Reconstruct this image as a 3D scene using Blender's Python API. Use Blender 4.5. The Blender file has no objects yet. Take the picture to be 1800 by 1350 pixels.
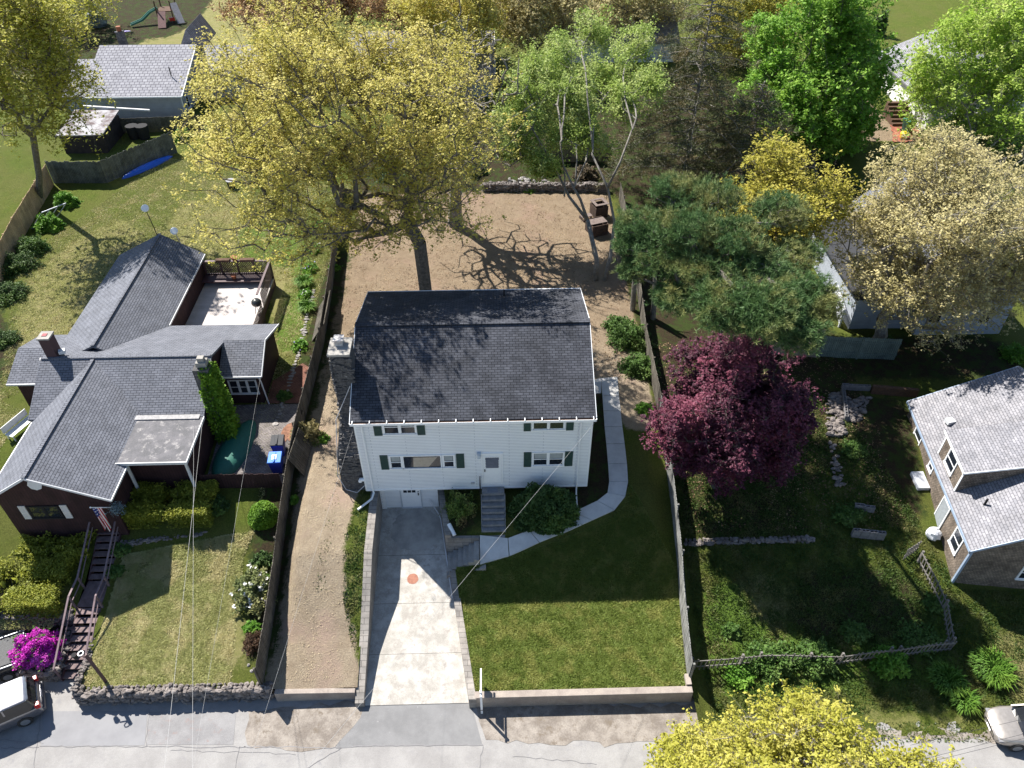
import bpy, math, random
import numpy as np
from mathutils import Vector
rnd = random.Random(7)
RNG = np.random.default_rng(11)
scene = bpy.context.scene
# ---------------------------------------------------------------- camera
CAM = np.array([1.252, -28.307, 35.054]); PIT, ROL, YAW, FPX = .727, -.002, -.025, 1362.3
def cam_axes():
    cp, sp = math.cos(PIT), math.sin(PIT); cy, sy = math.cos(YAW), math.sin(YAW)
    F = np.array([-sy*cp, cy*cp, -sp]); R0 = np.array([cy, sy, 0.]); U0 = np.cross(R0, F)
    return F, R0*math.cos(ROL)+U0*math.sin(ROL), -R0*math.sin(ROL)+U0*math.cos(ROL)
FW, RT, UP = cam_axes()
cd = bpy.data.cameras.new('camera'); co = bpy.data.objects.new('camera', cd); scene.collection.objects.link(co)
from mathutils import Matrix
co.matrix_world = Matrix(((RT[0], UP[0], -FW[0], CAM[0]), (RT[1], UP[1], -FW[1], CAM[1]), (RT[2], UP[2], -FW[2], CAM[2]), (0, 0, 0, 1)))
cd.sensor_width = 36; cd.lens = 36*FPX/1800; cd.clip_end = 1000; cd.clip_start = .5
scene.camera = co
# ---------------------------------------------------------------- light
SUN_K = (.576, .631)                       # shadow shift (east, south) for one metre of height
elev = math.atan(1/math.hypot(*SUN_K)); az = math.atan2(-SUN_K[0], SUN_K[1])   # clockwise from +y
w = bpy.data.worlds.new('World'); scene.world = w; w.use_nodes = True
nt = w.node_tree; bg = nt.nodes['Background']; sk = nt.nodes.new('ShaderNodeTexSky')
sk.sky_type = 'NISHITA'; sk.sun_disc = False; sk.sun_elevation = elev; sk.sun_rotation = az
sk.air_density = 1.0; sk.dust_density = .3; sk.ozone_density = 2.0
nt.links.new(sk.outputs[0], bg.inputs[0]); bg.inputs[1].default_value = .07
sl = bpy.data.lights.new('sun', 'SUN'); sl.energy = 5.0; sl.angle = math.radians(.5); sl.color = (1, .95, .87)
so = bpy.data.objects.new('sun', sl); scene.collection.objects.link(so)
so.rotation_euler = Vector((-SUN_K[0], SUN_K[1], 1)).to_track_quat('Z', 'Y').to_euler(); so.location = (-30, 30, 60)
scene.view_settings.view_transform = 'Standard'; scene.view_settings.look = 'None'
scene.view_settings.exposure = 1.2; scene.view_settings.gamma = 1
scene.cycles.max_bounces = 6; scene.cycles.diffuse_bounces = 3; scene.cycles.transparent_max_bounces = 4
# ---------------------------------------------------------------- measuring: a pixel of the survey photo to a point of the site
def ray(px, py): return FW+RT*(px-900)/FPX-UP*(py-675)/FPX
def atz(px, py, z):
    d = ray(px, py); return CAM+d*(z-CAM[2])/d[2]
def aty(px, py, y):
    d = ray(px, py); return CAM+d*(y-CAM[1])/d[1]
def lerp(v, t):
    if v <= t[0][0]: return t[0][1]
    for (a, b), (c, d) in zip(t, t[1:]):
        if v <= c: return b+(d-b)*(v-a)/(c-a)
    return t[-1][1]
SZ = -1.5
P_L = [(-10.2, -.75), (-7, -.35), (-4, .2), (-1, 1.1), (1.5, 1.7), (4, 2.0), (60, 2.2)]
P_D = [(-10.5, -1.0), (-7.4, -.2), (-6, .45), (-3.7, 1.6), (-1.1, 1.95), (3, 2.0), (60, 2.2)]
P_M = [(-10.5, -.66), (-5.6, -.6), (-3.6, .35), (-1.5, 1.2), (0, 1.7), (3, 1.95), (60, 2.2)]
P_R = [(-12, -1.5), (-9, -1.1), (-6, -.6), (-3, .2), (0, 1.0), (4, 1.8), (60, 2.2)]
P_F = [(-12, -1.5), (-8, -1.2), (-3, 0), (3, 1.5), (60, 2.2)]
COL = [(-13.5, P_L), (-10.2, P_L), (-9.4, P_D), (-5.6, P_D), (-.6, P_M), (9.8, P_M), (11, P_R), (20, P_R), (24, P_F), (60, P_F)]
def H(x, y):
    if x <= COL[0][0]: return lerp(y, P_L)
    for (a, p), (b, q) in zip(COL, COL[1:]):
        if x <= b:
            u = (x-a)/(b-a); return lerp(y, p)*(1-u)+lerp(y, q)*u
    return lerp(y, P_F)
def Hv(X, Y):
    out = np.zeros_like(X); cols = np.array([c[0] for c in COL]); prof = [np.interp(Y, [a for a, b in p], [b for a, b in p]) for _, p in COL]
    X2 = np.clip(X, cols[0], cols[-1])
    for i in range(len(cols)-1):
        m = (X2 >= cols[i]) & (X2 <= cols[i+1]); u = (X2-cols[i])/(cols[i+1]-cols[i])
        out = np.where(m, prof[i]*(1-u)+prof[i+1]*u, out)
    return out
def G(px, py, dz=0.):
    z = 1.
    for i in range(50):
        q = atz(px, py, z); z = .5*z+.5*(H(q[0], q[1])+dz)
    return atz(px, py, z)
def drive(y): return .164+.157*y
def XR(y): return -2.2+(.45-y)*.162       # inner face of the wall right of the driveway
# ---------------------------------------------------------------- objects
C = scene.collection
def tag(o, label=None, cat=None, group=None, kind=None):
    if label: o['label'] = label
    if cat: o['category'] = cat
    if group: o['group'] = group
    if kind: o['kind'] = kind
    return o
def thing(name, label, cat, loc=(0, 0, 0), rz=0., group=None):
    o = bpy.data.objects.new(name, None); C.objects.link(o); o.location = [float(v) for v in loc]; o.rotation_euler = (0, 0, rz)
    o.empty_display_size = .3
    return tag(o, label, cat, group)
def npmesh(name, V, Fc, mats, parent=None, midx=None, uv=None, smooth=False):
    """V (n,3), Fc (m,k) all k-gons"""
    V = np.asarray(V, dtype=np.float32); Fc = np.asarray(Fc, dtype=np.int32); k = Fc.shape[1]
    me = bpy.data.meshes.new(name); me.vertices.add(len(V)); me.vertices.foreach_set('co', V.ravel())
    me.loops.add(Fc.size); me.loops.foreach_set('vertex_index', Fc.ravel())
    me.polygons.add(len(Fc)); me.polygons.foreach_set('loop_start', np.arange(0, Fc.size, k, dtype=np.int32))
    me.polygons.foreach_set('loop_total', np.full(len(Fc), k, dtype=np.int32))
    if midx is not None: me.polygons.foreach_set('material_index', np.asarray(midx, dtype=np.int32))
    me.polygons.foreach_set('use_smooth', np.full(len(Fc), smooth, dtype=bool))
    for m in (mats if isinstance(mats, (list, tuple)) else [mats]): me.materials.append(m)
    me.update(calc_edges=True)
    o = bpy.data.objects.new(name, me); C.objects.link(o)
    if parent is not None:
        o.parent = parent
    return o
class MB:
    def __init__(s): s.v = []; s.f = []; s.m = []; s.cur = 0
    def add(s, vs, fs):
        b = len(s.v); s.v += [tuple(float(c) for c in v) for v in vs]; s.f += [tuple(b+i for i in f) for f in fs]; s.m += [s.cur]*len(fs); return s
    def box(s, x0, x1, y0, y1, z0, z1):
        return s.add([(x0, y0, z0), (x1, y0, z0), (x1, y1, z0), (x0, y1, z0), (x0, y0, z1), (x1, y0, z1), (x1, y1, z1), (x0, y1, z1)],
                     [(3, 2, 1, 0), (4, 5, 6, 7), (0, 1, 5, 4), (1, 2, 6, 5), (2, 3, 7, 6), (3, 0, 4, 7)])
    def rbox(s, c, size, rz=0, rx=0, ry=0):
        M = Matrix.Rotation(rz, 3, 'Z') @ Matrix.Rotation(ry, 3, 'Y') @ Matrix.Rotation(rx, 3, 'X'); hx, hy, hz = [q/2 for q in size]
        vs = [Vector(c)+M @ Vector((a*hx, b*hy, d*hz)) for a, b, d in ((-1, -1, -1), (1, -1, -1), (1, 1, -1), (-1, 1, -1), (-1, -1, 1), (1, -1, 1), (1, 1, 1), (-1, 1, 1))]
        return s.add(vs, [(3, 2, 1, 0), (4, 5, 6, 7), (0, 1, 5, 4), (1, 2, 6, 5), (2, 3, 7, 6), (3, 0, 4, 7)])
    def prism(s, base, top):
        n = len(base); return s.add(list(base)+list(top), [tuple(range(n-1, -1, -1)), tuple(range(n, 2*n))]+[(i, (i+1) % n, n+(i+1) % n, n+i) for i in range(n)])
    def ext(s, poly, d):      # polygon extruded by vector d
        return s.prism(poly, [tuple(p[i]+d[i] for i in range(3)) for p in poly])
    def poly(s, pts): return s.add(pts, [tuple(range(len(pts)))])
    def bar(s, a, b, w, h=None):
        a = Vector([float(q) for q in a]); b = Vector([float(q) for q in b]); h = h or w; d = (b-a).normalized()
        u = d.cross(Vector((0, 0, 1))); u = Vector((1, 0, 0)) if u.length < 1e-3 else u.normalized(); n = u.cross(d)
        q = [u*sx*w/2+n*sy*h/2 for sx, sy in ((-1, -1), (1, -1), (1, 1), (-1, 1))]
        return s.prism([a+k for k in q], [b+k for k in q])
    def tube(s, pts, r, k=6):
        pts = [Vector([float(q) for q in p]) for p in pts]; rs = r if isinstance(r, (list, tuple)) else [r]*len(pts); b = len(s.v)
        for i, p in enumerate(pts):
            d = (pts[min(i+1, len(pts)-1)]-pts[max(i-1, 0)]).normalized(); u = d.cross(Vector((.03, .02, 1)))
            u = u.normalized(); n = d.cross(u)
            s.v += [tuple(p+(u*math.cos(a)+n*math.sin(a))*rs[i]) for a in [j*2*math.pi/k for j in range(k)]]
        fs = [(b+i*k+j, b+i*k+(j+1) % k, b+(i+1)*k+(j+1) % k, b+(i+1)*k+j) for i in range(len(pts)-1) for j in range(k)]
        fs += [tuple(b+j for j in range(k-1, -1, -1)), tuple(b+(len(pts)-1)*k+j for j in range(k))]
        s.f += fs; s.m += [s.cur]*len(fs); return s
    def cyl(s, c, r, h, k=16, r2=None): return s.tube([c, (c[0], c[1], c[2]+h)], [r, r if r2 is None else r2], k)
    def ball(s, c, r, k=10, jit=0.):
        rx, ry, rz = r if isinstance(r, tuple) else (r, r, r); b = len(s.v); n = k//2+1
        for i in range(n+1):
            t = math.pi*i/n
            for j in range(k):
                a = 2*math.pi*j/k; q = 1+rnd.uniform(-jit, jit)
                s.v.append((c[0]+rx*q*math.sin(t)*math.cos(a), c[1]+ry*q*math.sin(t)*math.sin(a), c[2]+rz*q*math.cos(t)))
        fs = [(b+i*k+j, b+(i+1)*k+j, b+(i+1)*k+(j+1) % k, b+i*k+(j+1) % k) for i in range(n) for j in range(k)]
        s.f += fs; s.m += [s.cur]*len(fs); return s
    def build(s, name, mat, parent=None, local=False, bevel=0., smooth=False):
        top = parent
        while top is not None and top.parent is not None: top = top.parent
        off = Vector((0, 0, 0)) if (parent is None or local or abs(top.rotation_euler[2]) > 1e-6) else root_loc(parent)
        me = bpy.data.meshes.new(name); me.from_pydata([tuple(Vector(v)-off) for v in s.v], [], s.f)
        for m in (mat if isinstance(mat, (list, tuple)) else [mat]): me.materials.append(m)
        me.polygons.foreach_set('material_index', s.m)
        if smooth: me.polygons.foreach_set('use_smooth', [True]*len(me.polygons))
        uvl = me.uv_layers.new(name='uv'); Z = Vector((0, 0, 1)); data = []
        for p in me.polygons:
            n = p.normal; h = Z.cross(n); h = Vector((1, 0, 0)) if h.length < .05 else h.normalized(); v = n.cross(h)
            for li in p.loop_indices:
                q = me.vertices[me.loops[li].vertex_index].co; data += [q.dot(h), q.dot(v)]
        uvl.data.foreach_set('uv', data); me.update()
        o = bpy.data.objects.new(name, me); C.objects.link(o)
        if parent is not None: o.parent = parent
        if bevel:
            b = o.modifiers.new('bevel', 'BEVEL'); b.width = bevel; b.segments = 2; b.limit_method = 'ANGLE'
        return o
def root_loc(o):
    L = Vector((0, 0, 0))
    while o is not None: L = L+o.location; o = o.parent
    return L
def copy_tree(o, loc=None, rz=None, parent=None):
    c = o.copy(); C.objects.link(c)
    if parent is not None: c.parent = parent
    if loc is not None: c.location = [float(v) for v in loc]
    if rz is not None: c.rotation_euler[2] = rz
    for ch in list(o.children): copy_tree(ch, parent=c)
    return c
# ---------------------------------------------------------------- materials
MATS = {}
def _base(name):
    m = bpy.data.materials.new(name); m.use_nodes = True; n = m.node_tree.nodes; l = m.node_tree.links; return m, n, l, n['Principled BSDF']
def _noise(n, l, src, scale, detail=4, rough=.6):
    t = n.new('ShaderNodeTexNoise'); t.inputs['Scale'].default_value = scale; t.inputs['Detail'].default_value = detail; t.inputs['Roughness'].default_value = rough
    l.new(src, t.inputs['Vector']); return t.outputs[0]
def _mix(n, l, fac, a, b, mode='MIX'):
    t = n.new('ShaderNodeMix'); t.data_type = 'RGBA'; t.blend_type = mode
    for s, v in ((t.inputs[0], fac), (t.inputs[6], a), (t.inputs[7], b)):
        if hasattr(v, 'links'): l.new(v, s)
        elif isinstance(v, (tuple, list)): s.default_value = (*v[:3], 1)
        else: s.default_value = v
    return t.outputs[2]
def _ramp(n, l, src, lo, hi):
    t = n.new('ShaderNodeMapRange'); l.new(src, t.inputs[0]); t.inputs[1].default_value = lo; t.inputs[2].default_value = hi; t.interpolation_type = 'SMOOTHSTEP'; return t.outputs[0]
def _bump(n, l, src, pb, strength, dist=.02):
    b = n.new('ShaderNodeBump'); b.inputs['Strength'].default_value = strength; b.inputs['Distance'].default_value = dist; l.new(src, b.inputs['Height']); l.new(b.outputs[0], pb.inputs['Normal'])
def sc(c, k): return tuple(q*k for q in c)
def M(name, c1, c2=None, scale=3., fine=25., rough=.85, bump=.3, metal=0., spec=.3, c3=None, stain=.7):
    """weathered surface: two tones at a large and a fine scale, a third as stains"""
    if name in MATS: return MATS[name]
    m, n, l, pb = _base(name); tc = n.new('ShaderNodeTexCoord').outputs['Object']; c2 = c2 or sc(c1, .7)
    a = _noise(n, l, tc, scale, 5, .65); f = _noise(n, l, tc, fine, 3, .7)
    col = _mix(n, l, _ramp(n, l, a, .32, .68), c1, c2)
    col = _mix(n, l, _ramp(n, l, f, .3, .7), col, _mix(n, l, .5, col, (.5, .5, .5), 'OVERLAY'))
    col = _mix(n, l, .55, col, _mix(n, l, 1., col, f, 'MULTIPLY'), 'MIX') if bump > .2 else col
    if c3: col = _mix(n, l, _ramp(n, l, _noise(n, l, tc, scale*.6+1.3, 6, .7), stain-.08, stain+.08), col, c3)
    l.new(col, pb.inputs['Base Color']); pb.inputs['Roughness'].default_value = rough; pb.inputs['Metallic'].default_value = metal; pb.inputs['Specular IOR Level'].default_value = spec
    if bump: _bump(n, l, f, pb, bump)
    MATS[name] = m; return m
def BR(name, c1, c2, mortar, bw, bh, ms=.02, rough=.85, bump=.5, off=.5, rot=False, noise=.5, scale=1.2, dist=.015, var=0.):
    """courses laid in metres on the face's own uv: shingles, clapboard, boards, bricks"""
    if name in MATS: return MATS[name]
    m, n, l, pb = _base(name); tc = n.new('ShaderNodeTexCoord'); v = tc.outputs['UV']
    if rot:
        mp = n.new('ShaderNodeMapping'); mp.inputs['Rotation'].default_value = (0, 0, math.pi/2); l.new(v, mp.inputs[0]); v = mp.outputs[0]
    b = n.new('ShaderNodeTexBrick'); l.new(v, b.inputs['Vector']); b.offset = off
    for i, x in (('Color1', c1), ('Color2', c2), ('Mortar', mortar)): b.inputs[i].default_value = (*x, 1)
    b.inputs['Scale'].default_value = 1; b.inputs['Mortar Size'].default_value = ms; b.inputs['Mortar Smooth'].default_value = .2
    b.inputs['Brick Width'].default_value = bw; b.inputs['Row Height'].default_value = bh; b.inputs['Bias'].default_value = 0
    a = _noise(n, l, tc.outputs['Object'], scale, 6, .7); f = _noise(n, l, tc.outputs['Object'], 30, 3, .7)
    col = _mix(n, l, noise, b.outputs[0], _mix(n, l, 1., b.outputs[0], _ramp(n, l, a, .2, .75), 'MULTIPLY'))
    col = _mix(n, l, noise*.6, col, _mix(n, l, 1., col, f, 'OVERLAY'))
    l.new(col, pb.inputs['Base Color']); pb.inputs['Roughness'].default_value = rough; pb.inputs['Specular IOR Level'].default_value = .25
    inv = n.new('ShaderNodeMath'); inv.operation = 'MULTIPLY_ADD'; l.new(b.outputs['Fac'], inv.inputs[0]); inv.inputs[1].default_value = -1; l.new(f, inv.inputs[2])
    _bump(n, l, inv.outputs[0], pb, bump, dist); MATS[name] = m; return m
def LEAF(name, c1, c2, c3=None, trans=.3, rough=.6, scale=.5):
    if name in MATS: return MATS[name]
    m, n, l, pb = _base(name); ge = n.new('ShaderNodeNewGeometry'); tc = n.new('ShaderNodeTexCoord').outputs['Object']
    r = ge.outputs['Random Per Island']; col = _mix(n, l, r, c1, c2)
    if c3: col = _mix(n, l, _ramp(n, l, _noise(n, l, tc, scale, 3), .45, .65), col, c3)
    l.new(col, pb.inputs['Base Color']); pb.inputs['Roughness'].default_value = rough; pb.inputs['Specular IOR Level'].default_value = .3
    if trans:
        t = n.new('ShaderNodeBsdfTranslucent'); l.new(col, t.inputs[0]); x = n.new('ShaderNodeMixShader'); x.inputs[0].default_value = trans
        l.new(pb.outputs[0], x.inputs[1]); l.new(t.outputs[0], x.inputs[2]); l.new(x.outputs[0], n['Material Output'].inputs[0])
    MATS[name] = m; return m
def PAINT(name, c, rough=.35, metal=0., spec=.5, coat=0.):
    if name in MATS: return MATS[name]
    m, n, l, pb = _base(name); tc = n.new('ShaderNodeTexCoord').outputs['Object']; a = _noise(n, l, tc, 6, 4)
    l.new(_mix(n, l, .3, c, _mix(n, l, 1., c, a, 'OVERLAY')), pb.inputs['Base Color'])
    pb.inputs['Roughness'].default_value = rough; pb.inputs['Metallic'].default_value = metal; pb.inputs['Specular IOR Level'].default_value = spec; pb.inputs['Coat Weight'].default_value = coat
    MATS[name] = m; return m
WHITE = PAINT('white_paint', (.8, .82, .84), .5); GLASS = PAINT('window_glass', (.015, .02, .03), .08, 0, .6); DARK = PAINT('dark_iron', (.02, .02, .022), .8, 0, .2)
SIDING = BR('white_clapboard', (.87, .90, .93), (.85, .88, .915), (.42, .46, .53), 3.6, .115, .010, .5, .9, noise=.07, scale=.6)
ROOFM = BR('charcoal_shingles', (.098, .104, .125), (.06, .065, .08), (.014, .015, .02), .32, .145, .012, .9, .8, noise=.62, scale=.7)
ROOFG = BR('grey_shingles', (.19, .20, .235), (.15, .16, .19), (.045, .048, .06), .34, .15, .014, .85, .8, noise=.35)
ROOFL = BR('silver_shingles', (.33, .325, .35), (.24, .24, .265), (.08, .08, .095), .34, .15, .012, .8, .6, noise=.4)
SHUT = PAINT('green_shutter', (.015, .05, .045), .6); CONC = M('concrete', (.46, .44, .41), (.36, .345, .32), 2, 30, .9, .25)
BLOCK = BR('grey_wall_blocks', (.34, .31, .28), (.29, .27, .25), (.13, .12, .11), .95, .3, .012, .9, .4, noise=.5)
BARK = M('grey_bark', (.24, .215, .19), (.12, .105, .09), 6, 30, .95, .6); BARKL = M('pale_bark', (.36, .34, .30), (.2, .18, .16), 4, 25, .9, .5)
TWIG = M('twig_bark', (.24, .21, .17), (.15, .13, .10), 3, 20, .95, 0)
FENCE = BR('weathered_boards', (.20, .18, .15), (.14, .125, .105), (.03, .028, .024), 8, .14, .008, .9, .5, rot=True, noise=.7)
FENCEB = BR('grey_green_boards', (.19, .20, .185), (.13, .14, .135), (.03, .03, .03), 8, .14, .008, .9, .5, rot=True, noise=.7)
FENCET = BR('tan_boards', (.66, .47, .30), (.54, .38, .24), (.05, .035, .02), 8, .15, .008, .85, .5, rot=True, noise=.5)
BROWN = BR('dark_brown_boards', (.055, .026, .028), (.04, .02, .022), (.012, .007, .008), 8, .16, .008, .8, .4, rot=True, noise=.5)
MAROON = PAINT('maroon_paint', (.07, .035, .04), .6); STEPW = M('mauve_deck_boards', (.26, .19, .19), (.17, .12, .12), 4, 30, .8, .3)
SHAKE = BR('cedar_shakes', (.32, .26, .21), (.21, .175, .145), (.05, .042, .035), .16, .13, .010, .9, .7, noise=.7)
GREYS = BR('grey_clapboard', (.42, .46, .52), (.38, .42, .48), (.2, .22, .27), 60, .12, .009, .7, .6, noise=.25)
STONE = M('field_stone', (.34, .30, .28), (.16, .14, .13), 3, 18, .95, .6); STONEL = M('pale_stone', (.5, .47, .45), (.3, .28, .27), 3, 18, .95, .5)
# ================================================================ ground
def inpoly(X, Y, P):
    r = np.zeros(X.shape, bool); n = len(P)
    for i in range(n):
        x0, y0 = P[i]; x1, y1 = P[(i+1) % n]
        if y0 == y1: continue
        c = ((Y >= min(y0, y1)) & (Y < max(y0, y1))) & (X < (x1-x0)*(Y-y0)/(y1-y0)+x0); r ^= c
    return r
def gp(*pts): return [tuple(G(*p)[:2]) for p in pts]
# what covers the soil: 0 bare sandy dirt, 1 straw-dry grass, 2 leaf litter / mulch, plus the court's painted shade
DIRT = [[(-10.3, -10.5), (-5.7, -10.5), (-6.0, -7.6), (-6.7, -6), (-6.9, -3.5), (-6.7, 0), (-6.4, 1), (-6.6, 9), (-6.6, 22), (-5, 34), (-10.4, 36)],
        [(-10.4, 9.2), (6.3, 9.2), (7.8, 8.8), (9.4, 6), (11, 4.2), (11.1, 10), (11.4, 34.3), (-10.4, 36.5)],
        [(8.9, 4.5), (10.9, 4.5), (10.9, 9.5), (7.8, 9.4)],
        [(34, 44), (42, 44), (42, 60), (34, 60)]]
DRY = [[(-75, 62), (-30, 62), (-28, 120), (-80, 120)], gp((310, 360), (420, 330), (440, 440), (350, 460), (280, 430)), gp((270, 440), (150, 560), (100, 640), (20, 600), (60, 480), (130, 420), (220, 380)), gp((470, 470), (520, 450), (530, 640), (480, 620)),
       gp((1290, 1010), (1370, 1010), (1400, 1100), (1320, 1150), (1240, 1140)), gp((0, 1030), (140, 1040), (110, 1085), (0, 1085)), gp((180, 1080), (450, 1080), (450, 1180), (180, 1190)),
       [(26, -12.5), (45, -12.5), (45, -8.5), (26, -7.5)], [(11, -12.5), (24, -12.5), (24, -11.6), (11, -11.4)], [(-6.9, -7), (-5.8, -7), (-5.8, -1.5), (-6.6, -1.5)]]
LITTER_SHADE = [gp((1490, 700), (1600, 700), (1620, 860), (1620, 930), (1560, 950), (1520, 860)), [(-62, 64), (-46, 64), (-44, 74), (-38, 80), (-40, 110), (-70, 110)], gp((1210, 925), (1400, 880), (1500, 800), (1480, 700), (1440, 640), (1240, 640), (1180, 780)), [(6.1, -1.2), (8.3, -1.2), (8.2, 8.6), (6.1, 8.6)], [(10.9, 5), (24, 6), (26, 30), (11.3, 30)], [(-11.5, 34.6), (12, 34.2), (14, 46), (-12, 46)], gp((1180, 900), (1400, 900), (1500, 940), (1200, 950)),  # first polygon: court paving, its shade painted in as dark soil
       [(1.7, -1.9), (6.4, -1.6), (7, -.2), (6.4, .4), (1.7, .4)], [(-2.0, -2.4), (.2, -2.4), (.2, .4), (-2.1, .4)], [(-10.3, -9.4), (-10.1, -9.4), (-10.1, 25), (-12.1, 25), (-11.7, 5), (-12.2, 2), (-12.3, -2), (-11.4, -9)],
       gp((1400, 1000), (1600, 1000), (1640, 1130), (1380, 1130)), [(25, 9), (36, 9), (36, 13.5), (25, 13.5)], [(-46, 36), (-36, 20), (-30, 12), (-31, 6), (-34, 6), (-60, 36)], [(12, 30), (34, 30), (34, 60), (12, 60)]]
LUSH = [gp((1240, 1030), (1290, 1000), (1330, 1100), (1450, 1130), (1420, 1200), (1230, 1170)), gp((1450, 1080), (1660, 1070), (1680, 1200), (1240, 1230), (1230, 1190)), gp((480, 600), (550, 400), (545, 640)), gp((410, 400), (560, 380), (540, 480), (430, 460))]
def li_far(n, l, tc):   # darker, browner soil in the yard behind the house
    sx = n.new('ShaderNodeSeparateXYZ'); l.new(tc, sx.inputs[0]); return _ramp(n, l, sx.outputs[1], 9, 16)
def ground_material(fine=True):
    m, n, l, pb = _base('yard_ground'); tc = n.new('ShaderNodeTexCoord').outputs['Object']; at = n.new('ShaderNodeVertexColor'); at.layer_name = 'cover'
    sp = n.new('ShaderNodeSeparateColor'); l.new(at.outputs[0], sp.inputs[0])
    big = _noise(n, l, tc, .35, 5, .6); mid = _noise(n, l, tc, 1.3, 9, .78); fin = _noise(n, l, tc, 13, 6, .85); vf = _noise(n, l, tc, 40, 3, .8)
    grass = _mix(n, l, _ramp(n, l, mid, .3, .7), (.125, .18, .028), (.18, .22, .042)); grass = _mix(n, l, _ramp(n, l, big, .35, .65), grass, (.18, .20, .05))
    grass = _mix(n, l, _ramp(n, l, fin, .35, .75), sc2(n, l, grass, .45), grass)
    dry = _mix(n, l, _ramp(n, l, mid, .3, .7), (.35, .31, .15), (.26, .27, .08)); dry = _mix(n, l, _ramp(n, l, fin, .3, .7), sc2(n, l, dry, .6), dry)
    dirt = _mix(n, l, _ramp(n, l, mid, .3, .7), (.50, .41, .30), (.38, .30, .215)); dirt = _mix(n, l, _ramp(n, l, fin, .3, .72), sc2(n, l, dirt, .68), dirt)
    dirt = _mix(n, l, _ramp(n, l, big, .5, .7), dirt, (.40, .30, .235)); dirt = _mix(n, l, li_far(n, l, tc), dirt, _mix(n, l, 1., dirt, (.76, .72, .68), 'MULTIPLY'))
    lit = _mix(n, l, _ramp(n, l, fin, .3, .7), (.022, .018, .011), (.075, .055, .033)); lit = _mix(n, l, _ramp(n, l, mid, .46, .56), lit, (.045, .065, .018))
    lush = _mix(n, l, _ramp(n, l, fin, .3, .7), (.075, .13, .02), (.15, .24, .04))
    def mask(ch, soft=.55, src=mid):
        a = n.new('ShaderNodeMath'); a.operation = 'MULTIPLY_ADD'; l.new(src, a.inputs[0]); a.inputs[1].default_value = soft; l.new(ch, a.inputs[2]); return _ramp(n, l, a.outputs[0], .5+soft*.5-.14, .5+soft*.5+.14)
    col = _mix(n, l, mask(sp.outputs[1], 1.8), grass, dry); col = _mix(n, l, mask(at.outputs[1], 1.8), col, lush)
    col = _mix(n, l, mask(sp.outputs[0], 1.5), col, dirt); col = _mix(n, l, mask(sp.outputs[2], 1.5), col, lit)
    l.new(col, pb.inputs['Base Color']); pb.inputs['Roughness'].default_value = .95; pb.inputs['Specular IOR Level'].default_value = .1
    a = n.new('ShaderNodeMath'); l.new(fin, a.inputs[0]); l.new(vf, a.inputs[1]); _bump(n, l, a.outputs[0], pb, .9, .11)
    return m
def sc2(n, l, c, k): return _mix(n, l, 1., c, (k, k, k), 'MULTIPLY')
GMAT = ground_material()
def cover(X, Y):
    out = []
    for P in (DIRT, DRY, LITTER_SHADE, LUSH):
        acc = np.zeros_like(X)
        rad = .55 if P is DIRT else 1.3
        for i in range(26):
            dx = rad*math.sqrt((i+.5)/26)*math.cos(i*2.4); dy = rad*math.sqrt((i+.5)/26)*math.sin(i*2.4)
            r = np.zeros(X.shape, bool)
            for p in P: r |= inpoly(X+dx, Y+dy, p)
            acc += r/26.
        out.append(acc)
    return out
def sheet(name, U, Yr, xf, label=None):
    """strip of ground: U column parameters, Yr rows, xf(u, y) -> x"""
    UU, YY = np.meshgrid(U, Yr); XX = xf(UU, YY); ZZ = Hv(XX, YY)
    near = (np.abs(XX) < 50) & (YY < 60)
    ZZ = ZZ+near*(.025*np.sin(XX*3.1+YY*1.7)*np.sin(YY*2.3-XX*.9)+.015*np.sin(XX*7+3)*np.sin(YY*6.1)) if name != 'front_lawn' else ZZ+.02*np.sin(XX*2.1)*np.sin(YY*1.9)
    V = np.stack([XX, YY, ZZ], -1).reshape(-1, 3); r, c = XX.shape; I = np.arange(r*c).reshape(r, c)
    Fq = np.stack([I[:-1, :-1], I[:-1, 1:], I[1:, 1:], I[1:, :-1]], -1).reshape(-1, 4)
    o = npmesh(name, V, Fq, GMAT, smooth=True); tag(o, kind='structure')
    d, dr, li, lu = cover(XX.ravel(), YY.ravel())
    ca = o.data.color_attributes.new('cover', 'FLOAT_COLOR', 'POINT'); ca.data.foreach_set('color', np.stack([d, dr, li, lu], -1).astype(np.float32).ravel())
    return o
def gridU(a, b, na, nb, step=.3):
    near = np.arange(max(a, na), min(b, nb)+1e-6, step); L = [near]
    if a < na: L.insert(0, np.linspace(a, na, max(3, int((na-a)/4)))[:-1])
    if b > nb: L.append(np.linspace(nb, b, max(3, int((b-nb)/4)))[1:])
    u = np.concatenate(L)
    if u[-1] < b-1e-6: u = np.append(u, b)
    return u
sheet('back_yards_ground', gridU(-130, 130, -46, 48, .34), gridU(.45, 230, .45, 62, .34), lambda u, y: u)
sheet('left_upper_yard', gridU(-130, -20.65, -40, -20.65), np.linspace(-5.9, .45, 24), lambda u, y: u)
sheet('entrance_ground', np.linspace(-20.65, -19.4, 5), np.linspace(-1.5, .45, 8), lambda u, y: u)
sheet('left_lawn', np.linspace(-19.4, -9.9, 34), np.linspace(-9.8, .45, 36), lambda u, y: u)
sheet('side_dirt_strip', np.linspace(-9.9, -5.8, 20), np.linspace(-9.85, .45, 44), lambda u, y: u)
sheet('front_lawn', np.linspace(0, 1, 44), np.array(sorted(list(np.linspace(-10.35, .45, 44))+[-4.03, -4.02, -2.32, -2.31])), lambda u, y: np.where((y > -4.025) & (y < -2.315), .14, XR(y)+.3)*(1-u)+10.4*u)
sheet('right_yards_ground', gridU(10.4, 130, 10.4, 48), np.linspace(-12.6, .45, 46), lambda u, y: u)
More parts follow.
